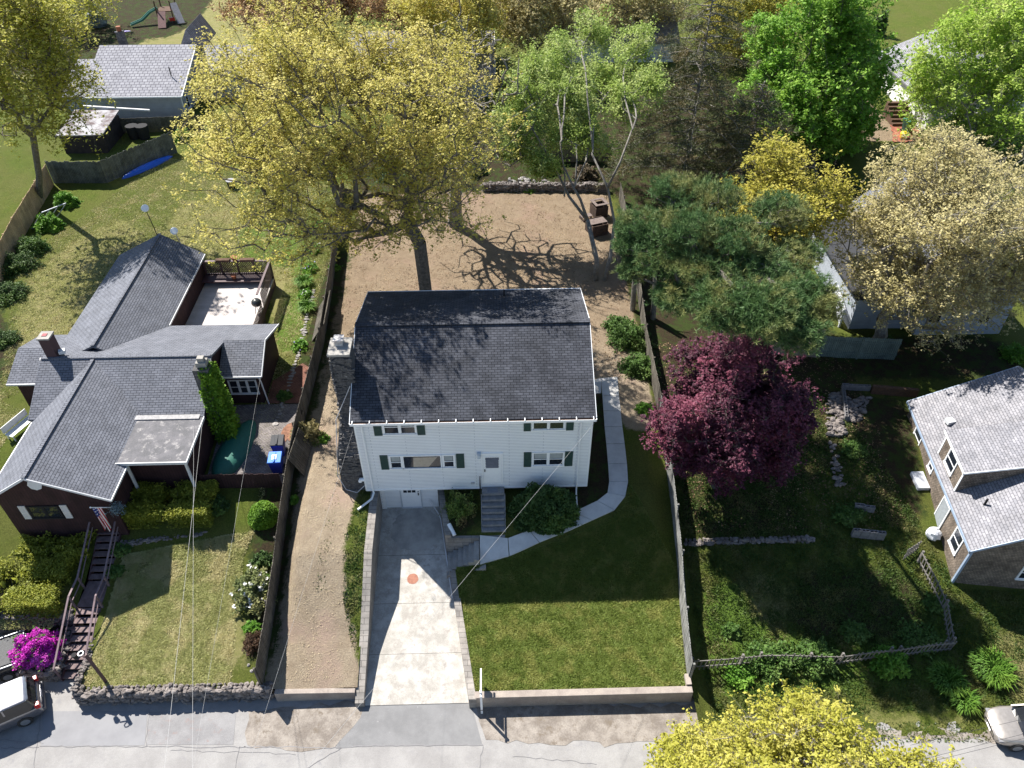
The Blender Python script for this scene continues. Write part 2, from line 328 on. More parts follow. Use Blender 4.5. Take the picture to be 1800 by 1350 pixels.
ASPH = M('asphalt', (.39, .38, .372), (.315, .305, .30), .8, 40, .95, .3, c3=(.22, .215, .22), stain=.64); ASPHD = M('darker_asphalt', (.27, .27, .275), (.22, .22, .225), 1.2, 40, .95, .3, c3=(.34, .33, .33))
ASPHN = M('new_asphalt', (.235, .235, .245), (.2, .2, .21), .7, 40, .95, .2); GRAV = M('gravel', (.38, .34, .30), (.22, .19, .165), 1.5, 14, 1, .9, c3=(.15, .125, .10), stain=.6)
DRV = M('driveway_concrete', (.66, .63, .58), (.44, .415, .375), 1.6, 22, .9, .35, c3=(.30, .275, .25), stain=.6)
def flat(name, pts, z, mat, kind='structure'):
    mb = MB(); mb.poly([(x, y, z) for x, y in pts]); return tag(mb.build(name, mat), kind=kind)
def zp(z, *pts): return [tuple(atz(a, b, z)[:2]) for a, b in pts]
flat('street', [(-130, -70), (130, -70), (130, -9.6), (-130, -9.6)], SZ-.01, ASPH)
flat('parking_pad', [(-130, -9.61), (-19.2, -9.61), (-19.2, -5.7), (-130, -5.7)], SZ-.006, ASPH)
flat('driveway_apron', zp(SZ, (612, 1233), (828, 1236), (848, 1310), (640, 1312), (590, 1316)), SZ-.002, ASPHD)
flat('asphalt_patch', zp(SZ, (75, 1250), (260, 1250), (254, 1310), (72, 1312)), SZ-.002, ASPHN)
def ragged(pts, amp=.18, step=.5):
    out = []
    for i, p in enumerate(pts):
        q = pts[(i+1) % len(pts)]; d = math.dist(p, q); k = max(1, int(d/step))
        for j in range(k): out.append((p[0]+(q[0]-p[0])*j/k+rnd.uniform(-amp, amp), p[1]+(q[1]-p[1])*j/k+rnd.uniform(-amp, amp)))
    return out
flat('gravel_shoulder', ragged(zp(SZ, (440, 1246), (604, 1236), (640, 1236), (590, 1318), (430, 1312))), SZ+.002, GRAV)
flat('gravel_verge', ragged(zp(SZ, (835, 1240), (1000, 1238), (1240, 1240), (1300, 1262), (1500, 1275), (1800, 1290), (1800, 1300), (1240, 1308), (855, 1306))), SZ+.002, GRAV)
mb = MB()
mb.cur = 0; a = -10.5
rows = [.45, -1.4, -2.6, -2.62, -5.35, -5.37, -8.0, -8.02, -10.45]
for y1, y0 in zip(rows, rows[1:]):
    mb.cur = 1 if abs(y1-y0) < .1 else 0
    mb.add([(-5.5, y0, drive(y0)), (XR(y0)+.05, y0, drive(y0)), (XR(y1)+.05, y1, drive(y1)), (-5.5, y1, drive(y1))], [(0, 1, 2, 3)])
tag(mb.build('driveway', [DRV, PAINT('joint_dark', (.08, .075, .07), .9)]), kind='structure')
def blob(cx, cy, rx, ry, zf, n=26, amp=.12):
    return [(cx+rx*(1+rnd.uniform(-amp, amp))*math.cos(t), cy+ry*(1+rnd.uniform(-amp, amp))*math.sin(t), 0) for t in [2*math.pi*i/n for i in range(n)]]
mb = MB(); c = atz(725, 1014, -.5)
pts = [(x, y, drive(y)+.005) for x, y, _ in blob(-3.5, -4.0, .3, .3, 0, 26, .05)]; mb.poly(pts)
tag(mb.build('rust_stain', M('rust_red_patch', (.34, .16, .11), (.26, .12, .085), 6, 30, .9, 0)), kind='structure')
mb = MB(); mb.poly([(x, y, drive(y)+.004) for x, y, _ in blob(-3.4, -1.1, 1.5, 1.35, 0, 40, .1)]); tag(mb.build('oil_stain', M('dark_stain', (.26, .25, .235), (.38, .365, .335), 1.2, 20, .9, .2)), kind='structure')
# walkway of poured slabs
OUT = [(848, 1003), (895, 977), (948, 953), (1000, 932), (1040, 914), (1080, 896), (1099, 872), (1104, 846), (1102, 815), (1098, 780), (1094, 750), (1091, 722), (1088, 695), (1085, 662)]
INN = [(845, 948), (893, 946), (930, 932), (968, 917), (1008, 900), (1050, 880), (1068, 866), (1071, 846), (1069, 815), (1066, 780), (1063, 750), (1061, 722), (1059, 695), (1057, 664)]
WALK = []
for o_, i_ in zip(OUT, INN): WALK.append((G(*o_, .07), G(*i_, .07)))
WALK[0] = (np.array([.12, -3.75, .40]), np.array([.12, -2.3, .98])); mb = MB()
for (a, b), (c, d) in zip(WALK, WALK[1:]):
    g = .012; a2, b2, c2, d2 = a+(c-a)*g, b+(d-b)*g, c+(a-c)*g, d+(b-d)*g
    mb.prism([tuple(q-np.array([0, 0, .3])) for q in (a2, c2, d2, b2)], [tuple(q) for q in (a2, c2, d2, b2)])
p0 = G(1043, 668, .07); p1 = G(1057, 664, .07); p2 = G(1057, 690, .07); p3 = G(1043, 692, .07)
mb.prism([tuple(q-np.array([0, 0, .3])) for q in (p0, p3, p2, p1)], [tuple(q) for q in (p0, p3, p2, p1)])
tag(mb.build('walkway', M('walk_concrete', (.6, .59, .57), (.5, .49, .475), 1.5, 30, .9, .15)), kind='structure')
# far lawn and street behind
flat('far_road', [(60, 92), (130, 100), (130, 104), (60, 99)], 2.26, ASPH)
# ---------------------------------------------------------------- retaining walls
def wallpoly(name, label, mat, x0, x1, ys, topf, z0f, cat='retaining wall', xoff=None):
    t = MB()
    for y1, y0 in zip(ys, ys[1:]):
        o1, o0 = (xoff(y1), xoff(y0)) if xoff else (0, 0)
        t.prism([(x0+o0, y0, z0f(y0)), (x1+o0, y0, z0f(y0)), (x1+o1, y1, z0f(y1)), (x0+o1, y1, z0f(y1))], [(x0+o0, y0, topf(y0)), (x1+o0, y0, topf(y0)), (x1+o1, y1, topf(y1)), (x0+o1, y1, topf(y1))])
    return tag(t.build(name, mat), label, cat)
ys = [.45, -1.1, -2.4, -3.7, -5, -6, -7.4, -8.6, -10.5]
wallpoly('retaining_wall', 'long grey block retaining wall between sandy side strip and driveway', BLOCK, -5.88, -5.46, ys, lambda y: lerp(y, [(-10.5, -1.12), (-7.4, -.17), (-6, .48), (-3.7, 1.63), (-1.1, 1.99), (3, 2.0)]), lambda y: drive(y)-.3)
topR = lambda y: max(lerp(y, P_M)+.04, drive(y)+.12)
wallpoly('retaining_wall', 'low grey block wall dividing driveway from the lower front lawn', BLOCK, -.0, .36, [-4.0, -5.2, -6.4, -7.6, -9, -10.7], topR, lambda y: drive(y)-.3, xoff=XR)
wallpoly('retaining_wall', 'shaded grey block wall beside the planting bed at the basement door', BLOCK, -.0, .34, [.42, -.8, -1.6, -2.45], lambda y: 1.25+.1*(y+2.4), lambda y: drive(y)-.3, xoff=XR)
mb = MB(); mb.prism([(-.12, -10.68, SZ-.2), (10.35, -10.68, SZ-.2), (10.35, -10.32, SZ-.2), (-.12, -10.32, SZ-.2)], [(-.12, -10.66, -.6), (10.33, -10.66, -.6), (10.33, -10.32, -.6), (-.12, -10.32, -.6)]); mb.box(10.07, 10.33, -10.3, -9.75, -1.2, -.5)
CTOP = M('buff_concrete', (.46, .40, .35), (.34, .29, .26), 1.3, 20, .95, .4, c3=(.2, .17, .15))
tag(mb.build('street_wall', CTOP, bevel=.015), 'buff concrete wall along the street holding up the green front lawn', 'retaining wall')
mb = MB(); mb.prism([(-9.75, -10.12, SZ-.2), (-5.9, -10.12, SZ-.2), (-5.9, -9.85, SZ-.2), (-9.75, -9.85, SZ-.2)], [(-9.75, -10.1, -.78), (-5.9, -10.1, -.86), (-5.9, -9.85, -.86), (-9.75, -9.85, -.78)])
tag(mb.build('street_wall', CTOP, bevel=.015), 'short concrete street wall at the foot of the sandy side strip', 'retaining wall')
def rock(mb, c, r, fl=.7):
    k = rnd.choice((.75, 1, 1, 1.25)); mb.ball(c, (r*k*rnd.uniform(.8, 1.5), r*rnd.uniform(.6, 1.1), r*fl*rnd.uniform(.7, 1.15)), rnd.choice((5, 6, 7)), .27)
def stonewall(name, label, a, b, z0, ztop, th=.45, r=.17):
    m = MB(); L = math.dist(a, b); n = int(L/(r*1.5)); ux, uy = (b[0]-a[0])/L, (b[1]-a[1])/L
    m.prism([(a[0], a[1], z0), (b[0], b[1], z0), (b[0]-uy*th*.6, b[1]+ux*th*.6, z0), (a[0]-uy*th*.6, a[1]+ux*th*.6, z0)], [(a[0], a[1], ztop-.1), (b[0], b[1], ztop-.1), (b[0]-uy*th*.6, b[1]+ux*th*.6, ztop-.1), (a[0]-uy*th*.6, a[1]+ux*th*.6, ztop-.1)])
    for i in range(n):
        t = (i+.5)/n*L; z = z0
        while z < ztop-.05:
            rr = r*rnd.uniform(.7, 1.15); rock(m, (a[0]+ux*t-uy*rnd.uniform(-.05, .05)+rnd.uniform(-.05, .05), a[1]+uy*t+ux*rnd.uniform(-.05, .08), z+rr*.6), rr); z += rr*1.15
        for k in (1, 2): rr = r*rnd.uniform(.5, .95); rock(m, (a[0]+ux*t-uy*th*.35*k, a[1]+uy*t+ux*th*.35*k, ztop-.05+rnd.uniform(-.04, .06)), rr)
    return tag(m.build(name, STONE), label, 'stone wall')
stonewall('stone_wall', 'rough fieldstone wall along the street below the left lawn', (-19.35, -9.95), (-9.95, -9.95), SZ-.1, -.58)
stonewall('stone_wall', 'dark stone retaining wall behind the parked pickup and car', (-34, -6.0), (-20.7, -6.0), SZ-.1, -.05)
stonewall('stone_wall', 'low stone edging wall in front of the rounded hedge', (-19.3, -2.3), (-13.6, -1.5), -.2, .85, .3, .13)
stonewall('stone_wall', 'low stone wall along the back of the bare dirt yard', (.2, 34.6), (11.4, 34.2), 1.9, 2.75, .5, .2)
stonewall('stone_wall', 'mossy shaded wall crossing the yard below the purple tree', (11.3, -2.7), (18.5, -2.7), -.2, .42, .35, .16)

stonewall('stone_wall', 'short stone cheek wall on the right of the entrance stairs', (-19.18, -9.9), (-19.18, -5.6), SZ-.1, -.4, .25, .11)
stonewall('stone_wall', 'rocky raised bed edge below the magenta azalea', (-22.7, -8.7), (-20.75, -8.7), SZ-.1, -.75, .4, .18)
stonewall('stone_wall', 'rocky bed end beside the foot of the entrance stairs', (-20.75, -8.7), (-20.75, -6.2), SZ-.1, -.7, .4, .18)
flat('azalea_bed', [(-22.8, -8.6), (-20.8, -8.6), (-20.8, -6.0), (-22.8, -6.0)], -.85, M('bed_soil', (.07, .055, .04)))

def crack(pts, w_=.02, z=SZ+.004):
    mb = MB()
    for a, b in zip(pts, pts[1:]):
        n = max(2, int(math.dist(a, b)/.25)); P = [(a[0]+(b[0]-a[0])*i/n+rnd.uniform(-.05, .05), a[1]+(b[1]-a[1])*i/n+rnd.uniform(-.05, .05)) for i in range(n+1)]
        for p, q in zip(P, P[1:]):
            L = math.dist(p, q)+1e-6; u = (-(q[1]-p[1])/L*w_/2, (q[0]-p[0])/L*w_/2); mb.poly([(p[0]+u[0], p[1]+u[1], z), (p[0]-u[0], p[1]-u[1], z), (q[0]-u[0], q[1]-u[1], z), (q[0]+u[0], q[1]+u[1], z)])
    return mb
SEAM = PAINT('tar_seam', (.19, .185, .19), .9)
for pts, w_ in (((0, 1316, 70, 1312, 260, 1312, 430, 1313, 600, 1314), .035), ((620, 1311, 850, 1309), .05), ((850, 1310, 842, 1350), .03), ((600, 1316, 540, 1350), .03), ((262, 1248, 256, 1310), .03), ((72, 1250, 60, 1350), .03), ((420, 1312, 415, 1350), .02), ((0, 1300, 75, 1306), .02), ((300, 1318, 520, 1326), .015), ((900, 1330, 1050, 1342), .015)):
    P = zp(SZ, *[(pts[i], pts[i+1]) for i in range(0, len(pts), 2)]); tag(crack(P, w_).build('road_seam', SEAM), kind='structure')
P = [(x, y) for x, y in zp(-.6, (655, 1060), (720, 1056), (800, 1050))]

flat('asphalt_patch', zp(SZ, (262, 1251), (415, 1253), (410, 1309), (258, 1309)), SZ-.0015, M('asphalt_mid', (.33, .325, .33), (.26, .255, .26), 1.1, 35, .95, .3, c3=(.22, .17, .16), stain=.62))
# ================================================================ main white house
WH = thing('white_house', 'white two-storey clapboard house with dark green shutters and charcoal shingle roof', 'house', (0, 4.5, 1.9))
def slab(mb, a, b, c, d, th):   # roof slab from four upper corners, thickness downwards
    lo = [tuple(np.array(q)-np.array([0, 0, th])) for q in (a, b, c, d)]; mb.prism(lo, [a, b, c, d]); return mb
FR, RD, RR = (-.25, 7.72), (4.69, 10.13), (9.35, 8.95)
prof = [(0, 2.2), (9.05, 2.2), (9.05, 8.80), (4.69, 9.92), (0, 7.62)]
mb = MB(); mb.prism([(-6.1, y, z) for y, z in prof][::-1], [(6.1, y, z) for y, z in prof][::-1]); mb.build('wall', SIDING, WH)
mb = MB()
for x in (-6.13, 6.03): mb.box(x, x+.1, -.02, .1, 2.18, 7.6)
mb.box(-6.1, 6.1, -.025, 0, 2.16, 2.26); mb.build('corner_board', WHITE, WH)
FND = M('foundation_concrete', (.30, .30, .30), (.24, .24, .245), 2, 25, .9, .3)
mb = MB(); mb.box(-6.04, 6.04, .45, 8.95, -.3, 2.2); mb.build('foundation', FND, WH)
mb = MB(); mb.box(-5.46, -2.24, .38, .45, .0, 2.18); mb.box(-5.5, -5.2, .3, .38, .05, 2.18); mb.build('basement_wall', SIDING, WH)
mb = MB(); slab(mb, (-6.22, FR[0], FR[1]), (6.22, FR[0], FR[1]), (6.22, RD[0], RD[1]), (-6.22, RD[0], RD[1]), .13)
slab(mb, (-6.22, RD[0], RD[1]), (6.22, RD[0], RD[1]), (6.22, RR[0], RR[1]), (-6.22, RR[0], RR[1]), .13); rf = mb.build('roof', ROOFM, WH)
mb = MB(); mb.box(-6.24, 6.24, 4.52, 4.86, 10.10, 10.16); mb.build('ridge_cap', ROOFM, rf)
mb = MB()
for x in (-6.25, 6.22):
    for a, b in ((FR, RD), (RD, RR)):
        mb.prism([(x, a[0], a[1]-.17), (x+.03, a[0], a[1]-.17), (x+.03, b[0], b[1]-.17), (x, b[0], b[1]-.17)], [(x, a[0], a[1]+.01), (x+.03, a[0], a[1]+.01), (x+.03, b[0], b[1]+.01), (x, b[0], b[1]+.01)])
mb.box(-6.25, 6.25, 9.35, 9.40, 8.78, 8.97); mb.build('rake_board', WHITE, rf)
mb = MB(); y0 = -.40
mb.box(-6.25, 6.25, y0, y0+.02, 7.56, 7.70); mb.box(-6.25, 6.25, y0+.02, -.2, 7.56, 7.58); mb.box(-6.25, -6.22, y0, -.25, 7.56, 7.7); mb.box(6.22, 6.25, y0, -.25, 7.56, 7.7)
for i in range(15): mb.box(-6.1+i*.87-.02, -6.1+i*.87+.02, y0, -.18, 7.70, 7.745)
gu = mb.build('gutter', WHITE, WH); mb = MB(); mb.box(-6.2, 6.2, y0+.02, -.25, 7.58, 7.66); mb.build('gutter_litter', M('leaf_debris', (.14, .07, .04), (.06, .035, .02), 8, 20, .9, .5), gu)
def window(parent, P, ux, w, h, n=(0, -1), sash=1, mat=None, blind=False, name='window', split=True):
    """P bottom-left corner on wall, ux unit vector along the wall (plan), n outward normal"""
    mat = mat or WHITE; P = np.array(P, float); u = np.array([ux[0], ux[1], 0.]); nn = np.array([n[0], n[1], 0.]); zz = np.array([0, 0, 1.])
    def bx(m, a, b, c, d, t0, t1):
        q = [P+u*s+zz*t for s, t in ((a, c), (b, c), (b, d), (a, d))]; m.prism([tuple(k+nn*t0) for k in q], [tuple(k+nn*t1) for k in q])
    f = .07; m = MB(); bx(m, -f, 0, -f, h+f, .0, .05); bx(m, w, w+f, -f, h+f, .0, .05); bx(m, 0, w, h, h+f, .0, .05); bx(m, -f*1.3, w+f*1.3, -f-.02, -.005, .0, .085)
    for i in range(1, sash): bx(m, w*i/sash-.045, w*i/sash+.045, 0, h, .0, .05)
    if split:
        for i in range(sash): a = w*i/sash+(.045 if i else 0); b = w*(i+1)/sash-(.045 if i < sash-1 else 0); bx(m, a, b, h*.5-.02, h*.5+.02, .0, .04); bx(m, a, b, 0, .04, .0, .035); bx(m, a, a+.035, 0, h, 0, .035); bx(m, b-.035, b, 0, h, 0, .035)
    fr = m.build(name, mat, parent); g = MB(); bx(g, 0, w, 0, h, .004, .02); g.build('pane', GLASS, fr)
    if blind:
        g = MB()
        for i in range(sash): a = w*i/sash+.06; b = w*(i+1)/sash-.06; bx(g, a, b, h*.56, h-.02, .021, .024)
        g.build('blind', PAINT('blind_cloth', (.30, .33, .34), .8), fr)
    return fr
def shutter(parent, P, ux, w, h, n=(0, -1), mat=None):
    P = np.array(P, float); u = np.array([ux[0], ux[1], 0.]); nn = np.array([n[0], n[1], 0.]); m = MB()
    def bx(a, b, c, d, t0, t1):
        q = [P+u*s+np.array([0, 0, t]) for s, t in ((a, c), (b, c), (b, d), (a, d))]; m.prism([tuple(k+nn*t0) for k in q], [tuple(k+nn*t1) for k in q])
    bx(0, w, 0, h, 0, .025); bx(0, .05, 0, h, .025, .04); bx(w-.05, w, 0, h, .025, .04); bx(.05, w-.05, 0, .06, .025, .04); bx(.05, w-.05, h-.06, h, .025, .04); bx(.05, w-.05, h*.5-.03, h*.5+.03, .025, .04)
    z = .1
    while z < h-.08: bx(.05, w-.05, z, z+.03, .025, .032); z += .06
    return m.build('shutter', mat or SHUT, parent)
def fx(px, py): q = aty(px, py, -.03); return q[0], q[2]
def fwin(x0, x1, yb, yt, sash, s0, s1, yoff=0, blind=True, h=None):
    a = fx(x0, yb); b = fx(x1, yb); ht = h or fx(x0, yt)[1]-a[1]; window(WH, (a[0], 0, a[1]), (1, 0), b[0]-a[0], ht, sash=sash, blind=blind)
    for p, q in (s0, s1):
        l = fx(p, yb)[0]; r = fx(q, yb)[0]; shutter(WH, (l, 0, a[1]-.12), (1, 0), r-l, min(ht+.2, 7.5-a[1]+.12))
fwin(676, 731, 763, 740, 2, (658, 672), (734, 748), h=.98)
fwin(937, 991, 755, 733, 2, (920.5, 933), (995, 1008), h=.98)
fwin(937, 989, 818, 797, 2, (920.5, 933.5), (992, 1006))
a = fx(689, 823); h3 = fx(689, 803)[1]-a[1]
for (p, q, s, sp) in ((688, 707, 1, True), (711.5, 775.5, 1, False), (781, 799, 1, True)):
    l, r = fx(p, 823)[0], fx(q, 823)[0]; window(WH, (l, 0, a[1]), (1, 0), r-l, h3, sash=s, blind=sp, split=sp, name='window')
for p, q in ((670.5, 684), (803, 817)): l, r = fx(p, 823)[0], fx(q, 823)[0]; shutter(WH, (l, 0, a[1]-.1), (1, 0), r-l, h3+.2)
mb = MB(); l, r = fx(727, 822)[0], fx(754, 822)[0]; mb.prism([(l, -.026, a[1]+.05), (r, -.026, a[1]+.05), (r+.5, -.026, a[1]+h3-.1), (l+.05, -.026, a[1]+h3-.1)], [(l, -.022, a[1]+.05), (r, -.022, a[1]+.05), (r+.5, -.022, a[1]+h3-.1), (l+.05, -.022, a[1]+h3-.1)])
mb.build('curtain', PAINT('cream_curtain', (.42, .36, .29), .8), WH)
# front door
dl, dz = fx(850.5, 848); dr = fx(881.5, 848)[0]; dh = fx(850.5, 799)[1]-dz; mb = MB(); mb.box(dl, dr, -.045, -.0, dz, dz+dh); dd = mb.build('front_door', WHITE, WH)
mb = MB(); mb.box(dl-.1, dl-.01, -.06, 0, dz-.03, dz+dh+.1); mb.box(dr+.01, dr+.1, -.06, 0, dz-.03, dz+dh+.1); mb.box(dl-.01, dr+.01, -.06, 0, dz+dh+.01, dz+dh+.1); mb.build('door_frame', WHITE, dd)
mb = MB(); wl, wr = dl+.12, dr-.12; mb.box(wl, wr, -.055, -.046, dz+1.18, dz+dh-.16); mb.build('door_pane', PAINT('storm_glass', (.13, .14, .18), .15), dd)
mb = MB()
for i in range(8): mb.tube([(wl+(wr-wl)*(i+.5)/8, -.065, dz+dh-.17), (wl+(wr-wl)*(i+.5)/8, -.055, dz+dh-.17)], .055, 8)
for i in range(5): mb.tube([(wl, -.065, dz+1.25+i*.13), (wl, -.055, dz+1.25+i*.13)], .035, 8); mb.tube([(wr, -.065, dz+1.25+i*.13), (wr, -.055, dz+1.25+i*.13)], .035, 8)
mb.build('scalloped_trim', WHITE, dd)
mb = MB(); mb.rbox((dl+.08, -.07, dz+1.0), (.05, .06, .16)); mb.build('handle', DARK, dd)
mb = MB(); q = fx(842, 802); mb.rbox((q[0], -.09, q[1]+.05), (.16, .14, .28)); mb.rbox((q[0], -.08, q[1]+.28), (.22, .2, .05)); mb.build('porch_light', PAINT('lamp_blue_grey', (.45, .52, .6), .4), WH)
mb = MB(); q = fx(831, 849); mb.rbox((q[0], -.03, q[1]), (.2, .05, .14)); mb.build('wall_vent', PAINT('vent_grey', (.4, .42, .45), .6), WH)
# basement door
bl = aty(708, 886, .38); br = aty(741, 886, .38); mb = MB(); z0 = .3; mb.box(bl[0], br[0], .335, .38, z0, 2.15); bd = mb.build('basement_door', WHITE, WH)
mb = MB(); mb.box(bl[0]-.07, bl[0]-.01, .32, .38, z0-.1, 2.16); mb.box(br[0]+.01, br[0]+.07, .32, .38, z0-.1, 2.16); mb.box(bl[0]-.01, br[0]+.01, .29, .38, z0-.1, z0-.01); mb.build('door_frame', PAINT('grey_trim', (.5, .53, .58), .5), bd)
mb = MB(); wz = aty(712, 866, .33)[2]
for i in range(3): x = bl[0]+.14+i*.24; mb.box(x, x+.2, .325, .334, wz, wz+.36)
mb.build('door_pane', GLASS, bd); mb = MB(); mb.rbox((br[0]-.1, .31, wz-.12), (.06, .06, .16)); mb.rbox((br[0]-.1, .31, wz+.08), (.05, .04, .05)); mb.build('handle', DARK, bd)
# downspouts
e = G(629, 896, .12); mb = MB(); mb.tube([(-5.72, -.36, 7.58), (-5.72, -.1, 7.3), (-5.72, -.07, 2.35), (-5.70, -.12, 2.1), (-5.76, -.5, 1.95+.12), (e[0], e[1], e[2])], .06, 8); mb.build('downspout', WHITE, WH)
e = aty(1023.5, 918, -.6); mb = MB(); mb.tube([(5.5, -.36, 7.58), (5.5, -.1, 7.3), (5.52, -.07, 2.1), (5.52, -.25, 1.75), (5.52, -.95, 1.45)], .05, 8); mb.build('downspout', WHITE, WH)
# chimney of the house
CHS = M('dark_slate_stone', (.17, .165, .165), (.07, .07, .075), 7, 22, .9, .9, c3=(.32, .31, .30), stain=.66)
mb = MB(); mb.prism([(-7.5, .2, 1.4), (-6.1, .2, 1.4), (-6.1, 4.0, 1.4), (-7.5, 4.0, 1.4)], [(-7.4, .35, 4.6), (-6.1, .35, 4.6), (-6.1, 3.8, 4.6), (-7.4, 3.8, 4.6)])
mb.prism([(-7.4, .35, 4.6), (-6.1, .35, 4.6), (-6.1, 3.8, 4.6), (-7.4, 3.8, 4.6)], [(-7.16, 1.66, 6.4), (-6.1, 1.66, 6.4), (-6.1, 2.98, 6.4), (-7.16, 2.98, 6.4)])
mb.prism([(-7.16, 1.66, 6.4), (-6.1, 1.66, 6.4), (-6.1, 2.98, 6.4), (-7.16, 2.98, 6.4)], [(-7.1, 1.7, 10.45), (-6.12, 1.7, 10.45), (-6.12, 2.94, 10.45), (-7.1, 2.94, 10.45)])
for i in range(900):   # protruding ledge stones
    z = rnd.uniform(1.6, 10.3); t = min(1, max(0, (z-4.6)/1.8)); y0 = .28+(1.66-.28)*t; y1 = 3.9+(2.96-3.9)*t; xl = -7.45+(.33)*min(1, max(0, (z-1.5)/5)); s = rnd.random()
    if s < .5: mb.rbox((xl+.02, rnd.uniform(y0, y1), z), (.12, rnd.uniform(.2, .45), rnd.uniform(.05, .12)), rnd.uniform(-.1, .1))
    else: mb.rbox((rnd.uniform(xl+.1, -6.15), y0+.03, z), (rnd.uniform(.2, .45), .12, rnd.uniform(.05, .12)), rnd.uniform(-.1, .1))
ch = mb.build('chimney', CHS, WH); mb = MB(); mb.box(-7.2, -6.08, 1.6, 3.02, 10.45, 10.58); mb.build('chimney_cap', CONC, ch)
mb = MB(); mb.box(-6.88, -6.5, 2.3, 2.7, 10.58, 10.9); mb.box(-6.94, -6.44, 2.24, 2.76, 10.9, 10.96); mb.build('flue', M('flue_mortar', (.62, .6, .58), (.4, .36, .34), 5, 20, .9, .2), ch)
mb = MB(); mb.tube([(-6.1, -.0, 3.1), (-6.3, -.0, 3.1), (-6.35, 0, 2.95)], .11, 10); mb.build('dryer_vent', WHITE, WH)
mb = MB(); mb.tube([(-6.15, .0, 2.6), (-6.6, -.15, 2.2), (-7.2, .0, 2.3), (-7.55, .2, 3.2), (-7.3, 1.2, 6.5), (-6.3, 1.5, 8.6)], .022, 5); mb.build('cable', PAINT('cable_grey', (.5, .5, .52), .5), WH)
mb = MB(); mb.tube([(-6.1, 1.2, 8.2), (-6.24, 1.5, 8.5), (-6.26, 3.2, 9.6)], .03, 5); mb.build('flashing', PAINT('flashing_blue', (.5, .56, .65), .4), WH)
q = atz(886, 521, 9.2); mb = MB(); mb.cyl((q[0], q[1], 9.1), .05, .55, 8); mb.build('vent_pipe', DARK, WH)
# side awning and door hood
AW = PAINT('awning_green', (.012, .05, .045), .5); c0 = atz(1047, 626, 4.3); mb = MB(); ya, yb = c0[1]-.0, c0[1]+1.35
n = 8; arc = [(6.1+1.05*math.sin(i/n*math.pi/2), 4.0+.75*math.cos(i/n*math.pi/2)) for i in range(n+1)]
for (x0, z0), (x1, z1) in zip(arc, arc[1:]): mb.add([(x0, ya, z0), (x1, ya, z1), (x1, yb, z1), (x0, yb, z0)], [(0, 1, 2, 3), (3, 2, 1, 0)])
mb.poly([(6.1, ya, 4.0)]+[(x, ya, z) for x, z in arc[::-1]]); mb.poly([(6.1, yb, 4.0)]+[(x, yb, z) for x, z in arc]); mb.build('awning', AW, WH)
mb = MB(); mb.box(6.1, 6.14, ya+.2, ya+1.1, 1.95, 3.95); mb.build('side_door', WHITE, WH)
# ---------------------------------------------------------------- steps
ST = thing('front_steps', 'weathered grey wooden steps leading up to the white front door', 'steps', (.95, -1.2, .8)); x0, x1 = dl-.12, dr+.14
GW = M('weathered_grey_wood', (.36, .36, .37), (.24, .245, .255), 3, 30, .85, .4)
for i in range(8):
    z = 2.3-i*.2; y = -.02-(.5 if i else 0)-.27*max(0, i-1); d = .5 if i == 0 else .27; mb = MB(); mb.box(x0, x1, y-d, y, z-.05, z); mb.box(x0+.02, x1-.02, y-d+.03, y-d+.05, z-.22, z-.051); mb.build('tread', GW, ST)
mb = MB()
for x in (x0-.05, x1+.0): mb.prism([(x, -2.4, .5), (x+.05, -2.4, .5), (x+.05, -.02, 1.2), (x, -.02, 1.2)], [(x, -2.4, .72), (x+.05, -2.4, .72), (x+.05, -.5, 2.26), (x, -.5, 2.26)])
mb.build('side_board', GW, ST)
mb = MB(); q = [(x0-.08, -.1, 3.25), (x0-.08, -.7, 3.2)]; mb.bar(q[0], q[1], .045); mb.bar((x0-.08, -.1, 2.2), q[0], .04); mb.bar((x0-.08, -.7, 2.1), q[1], .04); mb.build('handrail', DARK, ST)
mb = MB(); mb.box(x0+.3, x1-.35, -.44, -.12, 2.301, 2.32); mb.build('doormat', PAINT('mat_blue_grey', (.16, .18, .22), .9), ST)
DS = thing('driveway_steps', 'six concrete steps stepping down sideways to the driveway', 'steps', (-.8, -3.1, 0))
for i in range(6):
    z = .74-i*.19; x = .1-i*.29; mb = MB(); mb.box(x-.29, x, -3.75, -2.5, z-.6, z); mb.build('step', CONC, DS)
mb = MB(); mb.prism([(-1.66, -4.02, -.8), (.45, -4.02, -.8), (.45, -3.76, -.8), (-1.66, -3.76, -.8)], [(-1.66, -4.02, -.22), (.45, -4.02, .36), (.45, -3.76, .36), (-1.66, -3.76, -.22)]); mb.build('side_curb', BLOCK, DS)
mb = MB(); mb.prism([(-1.6, -2.49, -.8), (.1, -2.49, -.8), (.1, -2.3, -.8), (-1.6, -2.3, -.8)], [(-1.6, -2.49, 1.0), (.1, -2.49, .95), (.1, -2.3, .95), (-1.6, -2.3, 1.0)]); mb.build('upper_curb', BLOCK, DS)
# small things by the house
a = G(789, 921, .15); b = G(799, 941, .15); mb = MB(); mb.tube([a, b], .11, 12); tag(mb.build('drain_pipe', WHITE), 'short white plastic pipe lying in the bed beside the steps', 'pipe')
mb = MB(); pts = [(-2.75, .3, .9), (-2.3, -.1, drive(0)+.15)]+[(XR(y)-.05, y, drive(y)+.1) for y in (-.5, -1.5, -2.5, -3.6, -4.6, -5.2)]; mb.tube(pts, .03, 6); tag(mb.build('drain_hose', PAINT('hose_white', (.6, .6, .62), .5)), 'thin white drain line running along the driveway wall', 'hose')
